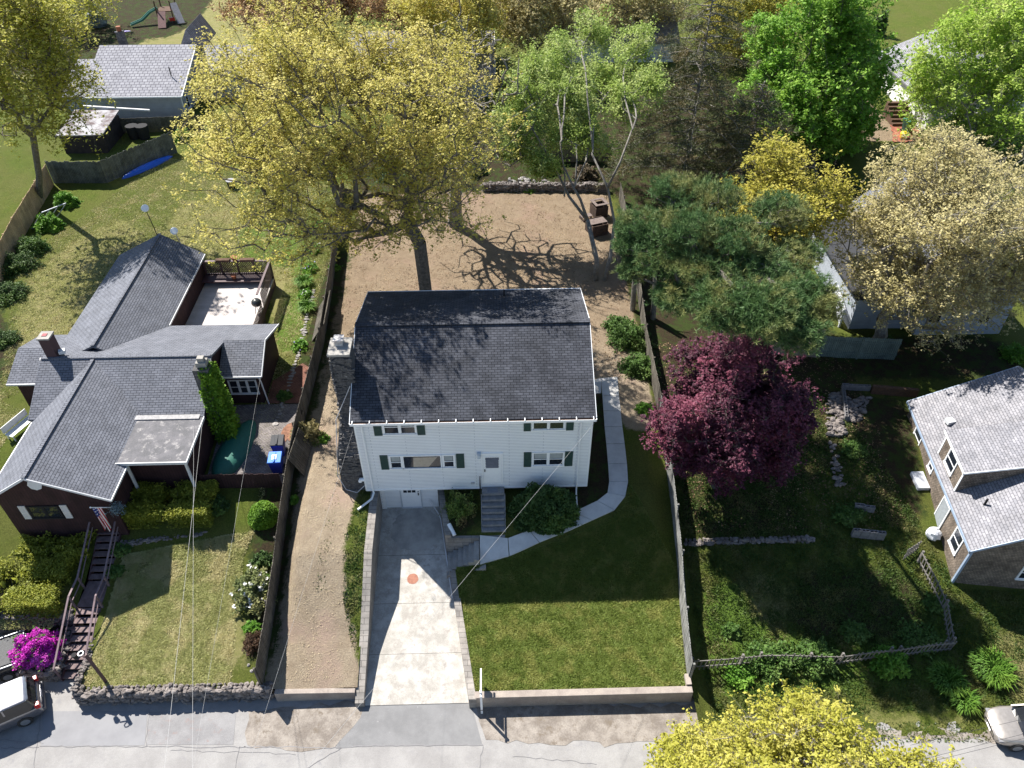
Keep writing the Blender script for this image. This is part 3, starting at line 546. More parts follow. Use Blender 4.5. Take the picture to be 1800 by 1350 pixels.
# ================================================================ neighbouring houses
def gable_roof(parent, x0, x1, y0, y1, ze, zr, axis, mat, th=.14, name='roof', rp=None, ze2=None):
    """roof over a rectangle; axis 'x' or 'y' is the ridge direction; rp ridge position across"""
    mb = MB(); ze2 = ze if ze2 is None else ze2
    if axis == 'x':
        rp = (y0+y1)/2 if rp is None else rp
        slab(mb, (x0, y0, ze), (x1, y0, ze), (x1, rp, zr), (x0, rp, zr), th); slab(mb, (x0, rp, zr), (x1, rp, zr), (x1, y1, ze2), (x0, y1, ze2), th)
    else:
        rp = (x0+x1)/2 if rp is None else rp
        slab(mb, (x0, y1, ze), (x0, y0, ze), (rp, y0, zr), (rp, y1, zr), th); slab(mb, (rp, y1, zr), (rp, y0, zr), (x1, y0, ze2), (x1, y1, ze2), th)
    return mb.build(name, mat, parent)
def gable_walls(mb, x0, x1, y0, y1, zb, ze, zr, axis, rp=None, ze2=None):
    ze2 = ze if ze2 is None else ze2
    if axis == 'x':
        rp = (y0+y1)/2 if rp is None else rp; pr = [(y0, zb), (y1, zb), (y1, ze2), (rp, zr), (y0, ze)]; mb.prism([(x1, y, z) for y, z in pr], [(x0, y, z) for y, z in pr])
    else:
        rp = (x0+x1)/2 if rp is None else rp; pr = [(x0, zb), (x1, zb), (x1, ze2), (rp, zr), (x0, ze)]; mb.prism([(x, y0, z) for x, z in pr], [(x, y1, z) for x, z in pr])
DH = thing('brown_house', 'dark brown rambling cottage with grey shingle roofs and an ivy covered chimney', 'house', (-21, 5, 1.5))
mb = MB(); gable_walls(mb, -24.7, -18.95, -1.7, 6, .2, 4.25, 5.95, 'y', -22.25); gable_walls(mb, -25.2, -15.6, 4.1, 12.1, 1.2, 4.3, 6.0, 'x', 7.1)
gable_walls(mb, -15.8, -13.3, 7.5, 12.1, 1.7, 4.35, 5.35, 'x', 9.3); gable_walls(mb, -25.7, -20.1, 11, 20.6, 1.9, 4.3, 5.95, 'y', -22.8)
mb.box(-28.0, -25.1, 7.7, 11.6, 1.7, 4.0); mb.build('wall', BROWN, DH)
rf = gable_roof(DH, -25.1, -18.6, -2.15, 7.0, 4.35, 6.15, 'y', ROOFG, rp=-22.3)
gable_roof(DH, -25.35, -15.45, 3.8, 12.4, 4.45, 6.2, 'x', ROOFG, rp=7.15); gable_roof(DH, -15.5, -12.95, 7.2, 12.4, 4.45, 5.55, 'x', ROOFG, rp=9.35, ze2=4.45)
gable_roof(DH, -26.2, -20.0, 8.2, 21.0, 4.5, 6.22, 'y', ROOFG, rp=-22.75); gable_roof(DH, -28.3, -25.2, 7.3, 12.1, 4.1, 4.95, 'x', ROOFG)
mb = MB(); mb.box(-25.3, -15.5, 7.05, 7.25, 6.19, 6.235); mb.box(-22.4, -22.2, -2.15, 7, 6.14, 6.19); mb.box(-22.85, -22.65, 8.2, 21, 6.21, 6.26); mb.build('ridge_cap', ROOFG, DH)
TRIM = PAINT('pale_grey_trim', (.55, .56, .58), .5); mb = MB()
for (a, b) in (((-25.12, -2.17, 4.30), (-22.3, -2.17, 6.10)), ((-22.3, -2.17, 6.10), (-18.58, -2.17, 4.30)), ((-18.58, -2.17, 4.30), (-18.58, 3.8, 4.30)), ((-12.93, 7.2, 4.40), (-12.93, 9.35, 5.50)), ((-12.93, 9.35, 5.5), (-12.93, 12.4, 4.4)),
               ((-15.5, 7.18, 4.40), (-12.95, 7.18, 4.40)), ((-28.3, 7.28, 4.05), (-25.3, 7.28, 4.05)), ((-19.98, 12.4, 4.44), (-19.98, 21, 4.44)), ((-25.12, -2.15, 4.3), (-25.12, 3.7, 4.3))): mb = MB(); mb.bar(a, b, .05, .12); mb.build('trim', TRIM, DH)
# flat porch roof
PR = M('rolled_roofing', (.20, .195, .21), (.14, .14, .15), 1.5, 14, .9, .3, c3=(.28, .27, .27), stain=.6); mb = MB(); mb.box(-20.75, -15.4, .2, 3.65, 4.45, 4.57); mb.build('porch_roof', PR, DH)
mb = MB(); mb.box(-20.5, -15.35, .15, .2, 4.42, 4.6); mb.box(-15.4, -15.35, .2, 3.65, 4.42, 4.6); mb.build('porch_gutter', TRIM, DH)
mb = MB(); mb.box(-20.3, -15.6, 3.45, 3.8, 4.58, 4.64); mb.build('valley_flashing', M('grey_sealant', (.45, .44, .45), (.3, .3, .31), 6, 20, .7, .4), DH)
mb = MB(); mb.box(-18.95, -15.6, 1.0, 4.1, 1.0, 4.44); mb.build('porch_wall', BROWN, DH)
for x in (-18.7, -15.55): mb = MB(); mb.box(x-.06, x+.06, .3, .42, .6, 4.44); mb.build('porch_post', TRIM, DH)
mb = MB(); mb.tube([(-13.1, 7.15, 4.4), (-13.1, 7.3, 4.0), (-13.0, 7.35, 1.9)], .045, 6); mb.build('downspout', TRIM, DH)
# windows
window(DH, (-23.35, -1.72, 2.6), (1, 0), 1.5, .85, sash=2, mat=DARK); WS = PAINT('pale_shutter', (.6, .58, .56), .6)
shutter(DH, (-23.85, -1.72, 2.5), (1, 0), .36, 1.05, mat=WS); shutter(DH, (-21.7, -1.72, 2.5), (1, 0), .36, 1.05, mat=WS)
mb = MB(); mb.tube([(-22.3, -1.76, 5.15), (-22.3, -1.72, 5.15)], .36, 8); v = mb.build('gable_vent', PAINT('vent_white', (.6, .62, .65), .5), DH)
window(DH, (-15.1, 7.48, 2.9), (1, 0), 1.6, 1.0, sash=3, mat=TRIM)
# chimneys
mb = MB(); mb.box(-25.0, -24.4, 7.2, 7.85, 5.8, 7.5); k = mb.build('chimney', PAINT('chimney_maroon', (.06, .03, .035), .8), DH); mb = MB(); mb.box(-25.05, -24.35, 7.15, 7.9, 7.5, 7.6); mb.build('chimney_cap', CONC, k)
mb = MB(); mb.box(-24.85, -24.58, 7.4, 7.65, 7.6, 7.63); mb.build('flue', PAINT('flue_red', (.25, .04, .05), .7), k)
mb = MB(); mb.box(-15.5, -14.65, 4.4, 5.3, 1.6, 7.35); k = mb.build('chimney', CHS, DH); mb = MB(); mb.box(-15.3, -14.75, 4.6, 5.1, 7.4, 7.7); mb.box(-15.2, -14.85, 4.7, 5.0, 7.7, 7.95); mb.build('flue', CONC, k)
# antennas and pipes of the roof
q = atz(110, 620, 6.3); mb = MB(); mb.rbox((q[0], q[1], 6.4), (.35, .3, .2), .4); mb.build('roof_vent', TRIM, DH)
q = atz(76, 633, 5.7); mb = MB(); mb.rbox((q[0], q[1], 5.7), (.3, .3, .2), .4); mb.build('roof_vent', TRIM, DH)
# leaf litter and tray where the porch roof meets the gable
q = atz(175, 790, 4.65); mb = MB(); mb.rbox((q[0], q[1], 4.66), (.35, .5, .12), -.2); tag(mb.build('clay_tray', M('terracotta', (.42, .16, .08), (.3, .11, .06), 4, 20, .8, .3)), 'broken terracotta tray lying in the gutter of the flat porch roof', 'tray')
mb = MB()
for i in range(60): q = atz(172+rnd.uniform(-6, 16), 800+rnd.uniform(-45, 8), 4.62); mb.rbox((q[0], q[1], 4.6+rnd.random()*.1), (rnd.uniform(.1, .6), .03, .02), rnd.uniform(0, 6))
tag(mb.build('fallen_twigs', DARK), 'dark fallen twigs caught beside the flat porch roof', 'twigs', kind='stuff')
# ---------------------------------------------------------------- deck with lattice
DK = thing('deck', 'pale wooden deck with dark lattice railing behind the brown cottage', 'deck', (-17, 16, 2)); DZ = 2.75
DECKW = BR('bleached_deck_boards', (.62, .57, .55), (.55, .5, .48), (.2, .18, .17), 20, .14, .01, .85, .4, noise=.25)
mb = MB(); mb.box(-20.1, -15.2, 12.1, 20.3, DZ-.12, DZ); mb.build('floor', DECKW, DK)
def lattice(mb, a, b, z0, z1, step=.16, r=.018):
    L = math.dist(a, b); ux, uy = (b[0]-a[0])/L, (b[1]-a[1])/L; h = z1-z0; t = -h
    while t < L:
        s0 = max(0, -t); s1 = min(h, L-t)
        if s1 > s0:
            for f in (0, 1):
                p = (a[0]+ux*(t+s0), a[1]+uy*(t+s0), (z0+s0) if f == 0 else (z1-s0)); q = (a[0]+ux*(t+s1), a[1]+uy*(t+s1), (z0+s1) if f == 0 else (z1-s1)); mb.bar(p, q, .012, .045)
        t += step
mb = MB(); lattice(mb, (-20.1, 20.3), (-15.2, 20.3), DZ+.5, DZ+1.5); lattice(mb, (-15.2, 20.3), (-15.0, 16.2), DZ+.3, DZ+1.5); lattice(mb, (-15.0, 12.6), (-15.0, 16), DZ-.9, DZ+.9); mb.build('lattice', MAROON, DK)
mb = MB(); mb.box(-20.1, -15.2, 20.28, 20.34, DZ-.6, DZ+.5); mb.box(-20.1, -15.15, 20.2, 20.42, DZ+1.5, DZ+1.56); mb.box(-15.25, -15.1, 16, 20.3, DZ+1.5, DZ+1.56); mb.box(-20.1, -15.2, 19.3, 20.2, DZ+.35, DZ+.42); mb.box(-20.1, -15.2, 12.1, 20.25, DZ-.9, DZ-.13); mb.build('frame', MAROON, DK)
for i in range(5): mb = MB(); x = -20.05+i*1.2; mb.box(x, x+.1, 20.26, 20.36, 1.9, DZ+1.55); mb.build('post', MAROON, DK)
def pot(x, y, z, r, label):
    t = MB(); t.cyl((x, y, z), r*.7, r*1.5, 12, r); t.cyl((x, y, z+r*1.35), r*1.12, r*.25, 12); tag(t.build('clay_pot', M('terracotta', (0, 0, 0))), label, 'flower pot')
q = atz(405, 477, DZ+1.56); pot(q[0], 20.3, DZ+1.56, .22, 'terracotta pot standing on the deck railing'); q = atz(409, 497, DZ+.4); pot(q[0], 19.7, DZ+.42, .2, 'terracotta pot standing on the deck bench below the railing')
for px in (385, 428): q = atz(px, 472, DZ+1.6); mb = MB(); mb.box(q[0]-.5, q[0]+.5, 20.15, 20.45, DZ+1.56, DZ+1.7); tag(mb.build('planter_box', M('box_wood', (.16, .09, .06), (.1, .06, .04), 5, 25, .9, .4)), 'brown planter box on the deck railing, '+('left' if px < 400 else 'right')+' of the clay pot', 'planter')
q = atz(452, 537, DZ+.5); g = thing('kettle_grill', 'black covered grill at the sunny edge of the deck', 'grill', (q[0], q[1], DZ)); mb = MB(); mb.ball((q[0], q[1], DZ+.75), (.36, .36, .3), 14); mb.build('bowl', PAINT('grill_black', (.03, .035, .035), .3), g)
for a in (0, 2.1, 4.2): mb = MB(); mb.bar((q[0]+.15*math.cos(a), q[1]+.15*math.sin(a), DZ+.6), (q[0]+.32*math.cos(a), q[1]+.32*math.sin(a), DZ), .03); mb.build('leg', DARK, g)
mb = MB(); mb.rbox((q[0], q[1], DZ+1.08), (.12, .03, .04)); mb.build('handle', DARK, g)
# ---------------------------------------------------------------- grey shingled house on the right
GH = thing('shingle_house', 'weathered cedar shingle house with silver grey roof and a shed dormer', 'house', (25.35, -5.0, 0), math.radians(-7))
def rz_(x): return 2.55+(x+.22)*.625
mb = MB(); gable_walls(mb, 0, 10, 0, 10.8, -1.6, 2.6, 5.7, 'y'); mb.build('wall', SHAKE, GH, local=True)
mb = MB(); slab(mb, (-.22, 11.0, 2.55), (-.22, -.2, 2.55), (5.0, -.2, 5.81), (5.0, 11.0, 5.81), .12); slab(mb, (5.0, 11.0, 5.81), (5.0, -.2, 5.81), (10.3, -.2, 2.55), (10.3, 11.0, 2.55), .12); mb.build('roof', ROOFL, GH, local=True)
mb = MB()
for a, b in (((-.24, -.22, 2.47), (5.0, -.22, 5.73)), ((5.0, -.22, 5.73), (10.3, -.22, 2.47)), ((-.24, 11.02, 2.47), (5.0, 11.02, 5.73)), ((-.27, -.22, 2.49), (-.27, 11.0, 2.49))): mb.bar(a, b, .04, .14)
BLT = PAINT('blue_grey_trim', (.28, .36, .48), .5); mb.build('rake_board', BLT, GH, local=True)
mb = MB(); mb.box(-.03, .09, -.03, .0, -1.5, 2.45); mb.box(-.03, 0, 0, .09, -1.5, 2.45); mb.build('corner_board', BLT, GH, local=True)
for y, z, w_, h_ in ((.9, .8, .85, 1.2), (8.3, 1.0, .95, 1.25), (6.0, 1.6, .5, .7)): window(GH, (0, y+w_, z), (0, -1), w_, h_, n=(-1, 0), sash=1)
window(GH, (3.0, 0, .35), (1, 0), 1.6, 1.05, sash=2); window(GH, (1.4, 0, -1.0), (1, 0), 1.0, .25, sash=2)
mb = MB(); mb.box(-.05, 0, 3.0, 3.85, -.1, 1.95); d = mb.build('side_door', PAINT('door_grey', (.3, .33, .36), .5), GH, local=True); mb = MB(); mb.box(-.07, -.02, 2.92, 3.0, -.1, 2.0); mb.box(-.07, -.02, 3.85, 3.93, -.1, 2.0); mb.box(-.07, -.02, 2.92, 3.93, 1.96, 2.05); mb.build('door_frame', WHITE, d, local=True)
dx0, dy0, dy1, dzt = .12, 3.6, 6.5, 4.45
mb = MB(); mb.prism([(dx0, dy0, 2.4), (4.4, dy0, 4.9), (4.4, dy1, 4.9), (dx0, dy1, 2.4)], [(dx0, dy0, dzt-.1), (4.4, dy0, 5.55), (4.4, dy1, 5.55), (dx0, dy1, dzt-.1)]); mb.build('dormer_wall', SHAKE, GH, local=True)
mb = MB(); slab(mb, (dx0-.15, dy1+.15, dzt-.04), (dx0-.15, dy0-.15, dzt-.04), (4.95, dy0-.15, 5.82), (4.95, dy1+.15, 5.82), .09); mb.build('dormer_roof', ROOFL, GH, local=True)
mb = MB(); mb.box(dx0-.03, dx0, dy0, dy0+.12, rz_(dx0), dzt-.15); mb.box(dx0-.03, dx0, dy1-.12, dy1, rz_(dx0), dzt-.15); mb.box(dx0-.19, dx0-.15, dy0-.15, dy1+.15, dzt-.17, dzt-.04); mb.bar((dx0-.15, dy0-.17, dzt-.1), (4.9, dy0-.17, 5.74), .04, .1); mb.build('dormer_trim', WHITE, GH, local=True)
window(GH, (dx0, 5.55, 3.05), (0, -1), 1.0, 1.0, n=(-1, 0), sash=1)
q = (1.1, 8.4, rz_(1.1)+.12); mb = MB(); mb.rbox(q, (.45, .4, .22), .3); mb.build('roof_vent', PAINT('vent_white', (0, 0, 0)), GH, local=True)
mb = MB(); mb.tube([(1.0, 2.3, rz_(1.0)), (1.0, 2.3, rz_(1.0)+.45)], .06, 8); mb.build('vent_pipe', DARK, GH, local=True)
# meter box, basement hatch and covered air conditioner
q = G(1638, 945); mb = MB(); mb.ball((q[0], q[1], q[2]+.35), (.42, .38, .38), 12, .12); tag(mb.build('covered_conditioner', PAINT('crumpled_white_cover', (.7, .72, .76), .5), smooth=False), 'white plastic covered unit at the wall of the shingle house', 'appliance')
q = G(1612, 862); mb = MB(); mb.prism([(q[0], q[1], q[2]), (q[0]+.7, q[1], q[2]), (q[0]+.6, q[1]+1.0, q[2]), (q[0]-.1, q[1]+1.0, q[2])], [(q[0], q[1], q[2]+.2), (q[0]+.7, q[1], q[2]+.2), (q[0]+.6, q[1]+1.0, q[2]+.5), (q[0]-.1, q[1]+1.0, q[2]+.5)]); tag(mb.build('window_well_cover', PAINT('pale_cover', (.5, .52, .56), .5)), 'pale window well cover beside the shingle house wall', 'cover')
# ---------------------------------------------------------------- grey clapboard house behind the tan tree
GC = thing('grey_house', 'grey clapboard house half hidden behind the tan budding tree', 'house', (33, 18, 1.6)); mb = MB()
gable_walls(mb, 30.3, 36.35, 13.6, 27, 1.2, 4.55, 7.2, 'y'); mb.box(26.0, 30.3, 14.4, 27, 1.2, 4.3); mb.build('wall', GREYS, GC)
gable_roof(GC, 29.9, 36.75, 13.35, 27.3, 4.45, 7.4, 'y', ROOFG); mb = MB(); mb.box(25.7, 30.2, 14.1, 27.2, 4.3, 4.42); mb.build('flat_roof', PAINT('dark_membrane', (.03, .032, .038), .9), GC)

for a, b in (((36.78, 13.35, 4.4), (36.78, 27.3, 4.4)), ((33.3, 13.32, 7.3), (36.78, 13.32, 4.38)), ((29.88, 13.32, 4.38), (33.3, 13.32, 7.3))): mb = MB(); mb.bar(a, b, .06, .14); mb.build('trim', WHITE, GC)
window(GC, (34.4, 13.6, 2.6), (1, 0), .75, 1.35, sash=1, mat=TRIM); window(GC, (30.9, 13.6, 2.7), (1, 0), .8, 1.25, sash=1, mat=TRIM)
# ---------------------------------------------------------------- grey shingled house top left
TL = thing('cottage_house', 'long pale grey cottage with ribbed shingle roof at the back left', 'house', (-36, 55, 2)); mb = MB()
ROOFT = BR('pale_grey_shingles', (.34, .34, .37), (.27, .27, .30), (.08, .08, .10), .5, .42, .03, .85, .8, noise=.3)
gable_walls(mb, -40.2, -30.7, 51.4, 65, 1.7, 4.5, 7.0, 'x', 58.6); gable_walls(mb, -30.8, -19, 56.5, 65, 1.7, 4.5, 6.3, 'x', 60.7); mb.box(-43.5, -40.2, 53, 62, 1.7, 4.1); mb.build('wall', GREYS, TL)
gable_roof(TL, -40.5, -30.3, 50.9, 65.5, 4.6, 7.2, 'x', ROOFT, rp=58.6); gable_roof(TL, -30.3, -18.5, 56.2, 65.3, 4.6, 6.4, 'x', ROOFT, rp=60.7); mb = MB(); slab(mb, (-44, 52.6, 4.0), (-40.5, 52.6, 4.0), (-40.5, 60, 5.3), (-44, 60, 5.3), .12); mb.build('roof', ROOFT, TL)
mb = MB(); mb.bar((-30.28, 50.9, 4.55), (-30.28, 58.6, 7.1), .05, .16); mb.bar((-40.5, 50.87, 4.52), (-30.3, 50.87, 4.52), .05, .14); mb.box(-30.7, -30.6, 51.4, 51.5, 1.7, 4.5); mb.build('trim', WHITE, TL)
window(TL, (-30.68, 52.6, 2.6), (0, 1), .7, 1.2, n=(1, 0), sash=1); window(TL, (-30.68, 55.1, 2.6), (0, 1), .7, 1.2, n=(1, 0), sash=1)
mb = MB(); mb.box(-39.3, -38.6, 60.5, 61.2, 6.3, 7.9); k = mb.build('chimney', CHS, TL); mb = MB(); mb.cyl((-38.95, 60.85, 7.9), .25, .5, 10); mb.build('flue', M('terracotta', (0, 0, 0)), k)
mb = MB(); mb.tube([(-31.9, 53.7, 5.6), (-31.9, 53.7, 6.5)], .06, 6); mb.build('vent_pipe', DARK, TL)
mb = MB(); mb.prism([(-33.6, 62, 5.4), (-31, 62, 5.4), (-31, 68, 5.4), (-33.6, 68, 5.4)], [(-32.3, 62.01, 7.6), (-32.29, 62.01, 7.6), (-32.29, 68, 7.6), (-32.3, 68, 7.6)]); mb.build('rear_roof', ROOFL, TL)
# house behind the great oak
OH = thing('back_house', 'grey roofed house glimpsed behind the big yellow oak', 'house', (-6, 62, 2)); mb = MB(); gable_walls(mb, -14, 1.2, 56, 68, 1.7, 4.6, 7, 'x'); mb.build('wall', GREYS, OH)
gable_roof(OH, -14.4, 1.6, 55.5, 68.5, 4.6, 7.3, 'x', ROOFL); mb = MB(); mb.bar((1.63, 55.5, 4.55), (1.63, 62, 7.25), .06, .2); mb.build('trim', WHITE, OH)
RH = thing('back_house', 'pale roofed house glimpsed between birch and spruce at the back', 'house', (20, 66, 2)); mb = MB(); gable_walls(mb, 10, 23, 66, 76, 1.7, 4.6, 7, 'x'); mb.build('wall', SIDING, RH)
gable_roof(RH, 9.6, 23.4, 65.5, 76.5, 4.6, 7.2, 'x', ROOFL)
# white house top right
WR = thing('white_back_house', 'white stuccoed house under the light green maple', 'house', (48, 50, 2)); mb = MB(); gable_walls(mb, 44.6, 56, 47.5, 60, 1.6, 4.8, 7.2, 'y'); mb.box(44.3, 49, 44.6, 47.6, 1.6, 4.4); mb.build('wall', PAINT('white_stucco', (.75, .74, .72), .8), WR)
gable_roof(WR, 44.2, 56.4, 47.3, 60.4, 4.8, 7.4, 'y', ROOFL); mb = MB(); mb.box(44.1, 49.2, 44.4, 47.3, 4.4, 4.5); mb.build('porch_roof', PAINT('pale_membrane', (.42, .42, .44), .9), WR)
BS = thing('back_steps', 'brown wooden steps beside the white house at the back right', 'steps', (43, 48, 2))
for i in range(6): mb = MB(); mb.box(42.0, 44.1, 47.2+i*.45, 47.65+i*.45, 2.0, 2.35+i*.25); mb.build('step', M('box_wood', (0, 0, 0)), BS)
def binobj(x, y, z, s, body, lid, label, rz=0., paper=False):
    t = thing('wheelie_bin', label, 'bin', (x, y, z), rz); m = MB(); a, b, h = .24*s, .32*s, .95*s
    m.prism([(-a, -a, .05), (a, -a, .05), (a, a, .05), (-a, a, .05)], [(-b, -b*1.05, h), (b, -b*1.05, h), (b, b*1.05, h), (-b, b*1.05, h)]); m.build('body', body, t, local=True, bevel=.02)
    m = MB(); m.prism([(-b*1.08, -b*1.15, h), (b*1.08, -b*1.15, h), (b*1.08, b*1.2, h), (-b*1.08, b*1.2, h)], [(-b*1.02, -b*1.08, h+.05), (b*1.02, -b*1.08, h+.05), (b*1.0, b*1.1, h+.13), (-b*1.0, b*1.1, h+.13)]); m.box(-b*.12, b*.12, -b*1.1, b*1.0, h+.05, h+.135); l = m.build('lid', lid, t, local=True, bevel=.015)
    if paper: m = MB(); m.rbox((-.02, -.02, h+.115), (.24*s, .3*s, .012), 0, math.atan(.08/.7)); m.build('label_sheet', PAINT('label_white', (.75, .8, .85), .5), l, local=True)
    for sx in (-1, 1): m = MB(); m.tube([(sx*a*1.0, a*1.1, .1), (sx*a*1.25, a*1.1, .1)], .1*s, 10); m.build('wheel', DARK, t, local=True)
    return t
BLUE = PAINT('bin_blue', (.01, .03, .30), .5); BLUEL = PAINT('lid_blue', (.02, .16, .6), .6); BLK = PAINT('lid_black', (.03, .032, .038), .75)
for (px, py), lid, lab, pp in (((490, 836), BLUEL, 'blue recycling bin with bright blue lid on the brick patio', True), ((494, 806), BLK, 'blue bin with black lid behind the bright blue one', False)):
    q = G(px, py-8); binobj(q[0], q[1], q[2]+.03, 1.12, BLUE, lid, lab, .05, pp)
q = G(1592, 232); binobj(q[0], q[1], q[2], 1.3, PAINT('bin_green', (.02, .09, .07), .4), PAINT('lid_green', (.05, .2, .16), .4), 'dark green bin on the mulch by the white back house', .3)
q = G(1587, 243); mb = MB(); mb.cyl((q[0], q[1], q[2]), .3, .5, 12, .38); mb.ball((q[0], q[1], q[2]+.5), (.36, .36, .2), 10); tag(mb.build('yellow_tub', PAINT('toy_yellow', (.8, .6, .03), .4)), 'small yellow tub on the red mulch at the back right', 'tub')
q = G(1625, 236); mb = MB()
for i in range(4): mb.ball((q[0]+.3*i-.4, q[1]+rnd.uniform(-.3, .3), q[2]+.3), (.35, .3, .35), 8, .1)
tag(mb.build('rubbish_bags', PAINT('bag_dark', (.03, .04, .05), .3)), 'dark rubbish bags heaped by the white wall at the back right', 'bags')
flat('mulch_bed', ragged(gp((1565, 215), (1625, 205), (1635, 248), (1570, 252)), .15), 2.10, M('red_mulch', (.42, .14, .09), (.24, .09, .06), 3, 12, .95, .8))
# ================================================================ plants
def tubes_np(P0, P1, R0, R1, k):
    """tapered k-sided segments, vectorised"""
    n = len(P0); d = P1-P0; d /= np.linalg.norm(d, axis=1, keepdims=True)+1e-9; up = np.tile([.13, .07, 1.], (n, 1)); u = np.cross(d, up); u /= np.linalg.norm(u, axis=1, keepdims=True)+1e-9; v = np.cross(u, d)
    a = np.arange(k)*2*np.pi/k; ring = u[:, None, :]*np.cos(a)[None, :, None]+v[:, None, :]*np.sin(a)[None, :, None]
    A = P0[:, None, :]+ring*R0[:, None, None]; B = P1[:, None, :]+ring*R1[:, None, None]; V = np.concatenate([A, B], 1).reshape(-1, 3); base = (np.arange(n)*2*k)[:, None]
    i = np.arange(k); F4 = np.stack([base+i, base+(i+1) % k, base+k+(i+1) % k, base+k+i], -1).reshape(-1, 4); return V, F4
def join(parts):
    Vs, Fs, off = [], [], 0
    for V, Fq in parts: Vs.append(V); Fs.append(Fq+off); off += len(V)
    return np.concatenate(Vs), np.concatenate(Fs)
def leaf_quads(cent, size, rng, upb=.5, asp=.6, droop=None):
    n = len(cent); nrm = rng.normal(size=(n, 3)); nrm[:, 2] = np.abs(nrm[:, 2])+upb; nrm /= np.linalg.norm(nrm, axis=1, keepdims=True)
    t = rng.normal(size=(n, 3)) if droop is None else droop+rng.normal(size=(n, 3))*.35; u = t-nrm*(t*nrm).sum(1, keepdims=True); u /= np.linalg.norm(u, axis=1, keepdims=True)+1e-9; v = np.cross(nrm, u)
    s = (size*(.45+1.25*rng.random(n)**1.4))[:, None]*.5
    V = np.stack([cent-u*s, cent+v*s*asp-nrm*s*.15, cent+u*s, cent-v*s*asp-nrm*s*.15], 1).reshape(-1, 3); return V, np.arange(4*n).reshape(n, 4)
def grow(base, tips, rng, bal=.35, r_tip=.012, trunk=None, step=1.1, wig=.12, expo=2.4, rmax=None):
    """joins the shoot tips to the trunk by short, low-detour limbs; returns nodes, parents, radii"""
    N = [np.array(p, float) for p in ([base] if trunk is None else trunk)]; par = [-1]+list(range(len(N)-1)); L = [0.]
    for i in range(1, len(N)): L.append(L[-1]+np.linalg.norm(N[i]-N[i-1]))
    first = max(1, len(N)-2) if len(N) > 2 else 0; arr = np.zeros((60000, 3)); arr[:len(N)] = N; pl = np.zeros(60000); pl[:len(N)] = L; cnt = len(N)
    order = np.argsort(np.linalg.norm(tips-N[-1], axis=1)); isT = []
    for ti in order:
        t = tips[ti]; D = np.linalg.norm(arr[first:cnt]-t, axis=1); j = int(np.argmin(D+bal*pl[first:cnt]))+first; d = D[j-first]; k = max(1, int(d/step)); p0 = arr[j].copy(); prev = j
        side = rng.normal(size=3)*wig*d
        for s in range(1, k+1):
            f = s/k; q = p0+(t-p0)*f+side*math.sin(f*math.pi)+(rng.normal(size=3)*wig*.4 if s < k else 0)+np.array([0, 0, .10*d*math.sin(f*math.pi)])
            arr[cnt] = q; par.append(prev); pl[cnt] = pl[prev]+np.linalg.norm(q-arr[prev]); prev = cnt; cnt += 1
        isT.append(prev)
    w = np.zeros(cnt); w[isT] += 1
    for i in range(cnt-1, 0, -1): w[par[i]] += w[i]
    r = r_tip*np.maximum(w, 1)**(1/expo)
    if rmax: r = np.minimum(r, rmax)
    return arr[:cnt], np.array(par), r, np.array(isT)
def wood(nodes, par, r, big=.035):
    i = np.arange(1, len(nodes)); p = par[i]; m = r[i] >= big; out = []
    for mm, k in ((m, 7), (~m, 3)):
        j = i[mm]
        if len(j): q = par[j]; out.append(tubes_np(nodes[q], nodes[j], np.minimum(r[q], r[j]*1.6), r[j], k))
    return join(out)
def crown_pts(n, c, rad, rng, shell=.55, lobes=0, low=-.55, lobe_r=.42, ph=0., clump=.85):
    """tips spread through a lumpy dome"""
    c = np.array(c); rad = np.array(rad); P = []; Lc = None
    if lobes:
        d = rng.normal(size=(lobes*4, 3)); d /= np.linalg.norm(d, axis=1, keepdims=True); d = d[d[:, 2] > low][:lobes]; Lc = d*rng.uniform(.45, .78, (len(d), 1))
    while len(P) < n:
        if Lc is not None: q = Lc[rng.integers(len(Lc))]; d = rng.normal(size=3); d /= np.linalg.norm(d); x = q+d*lobe_r*rng.uniform(.5, 1.)
        else: d = rng.normal(size=3); d /= np.linalg.norm(d); x = d*rng.uniform(shell, 1.)*(1+.13*math.sin(d[0]*5+ph)+.1*math.sin(d[1]*7+ph*2)+.08*math.sin(d[2]*9+ph))
        if x[2] < low: continue
        if clump and math.sin(x[0]*8.3+ph)+math.sin(x[1]*9.1+ph*1.7+x[0]*3)+math.sin(x[2]*10.3+ph*.6+x[1]*4) < -.35 and rng.random() < clump: continue
        P.append(x)
    return c+np.array(P)*rad
def fit(b, zc, q=.9, rzm=1.):
    """centre and radii of a crown that fills pixel box b when its middle stands at height zc"""
    x0, y0, x1, y1 = b; c = atz((x0+x1)/2, (y0+y1)/2, zc); w_ = (c-CAM)@FW; th = math.asin((CAM[2]-zc)/np.linalg.norm(c-CAM)); rx = (x1-x0)/2*w_/FPX; hy = (y1-y0)/2*w_/FPX
    return c, (rx, rx*q, math.sqrt(max(hy**2-(rx*math.sin(th)*q)**2, 1))/math.cos(th)*rzm)
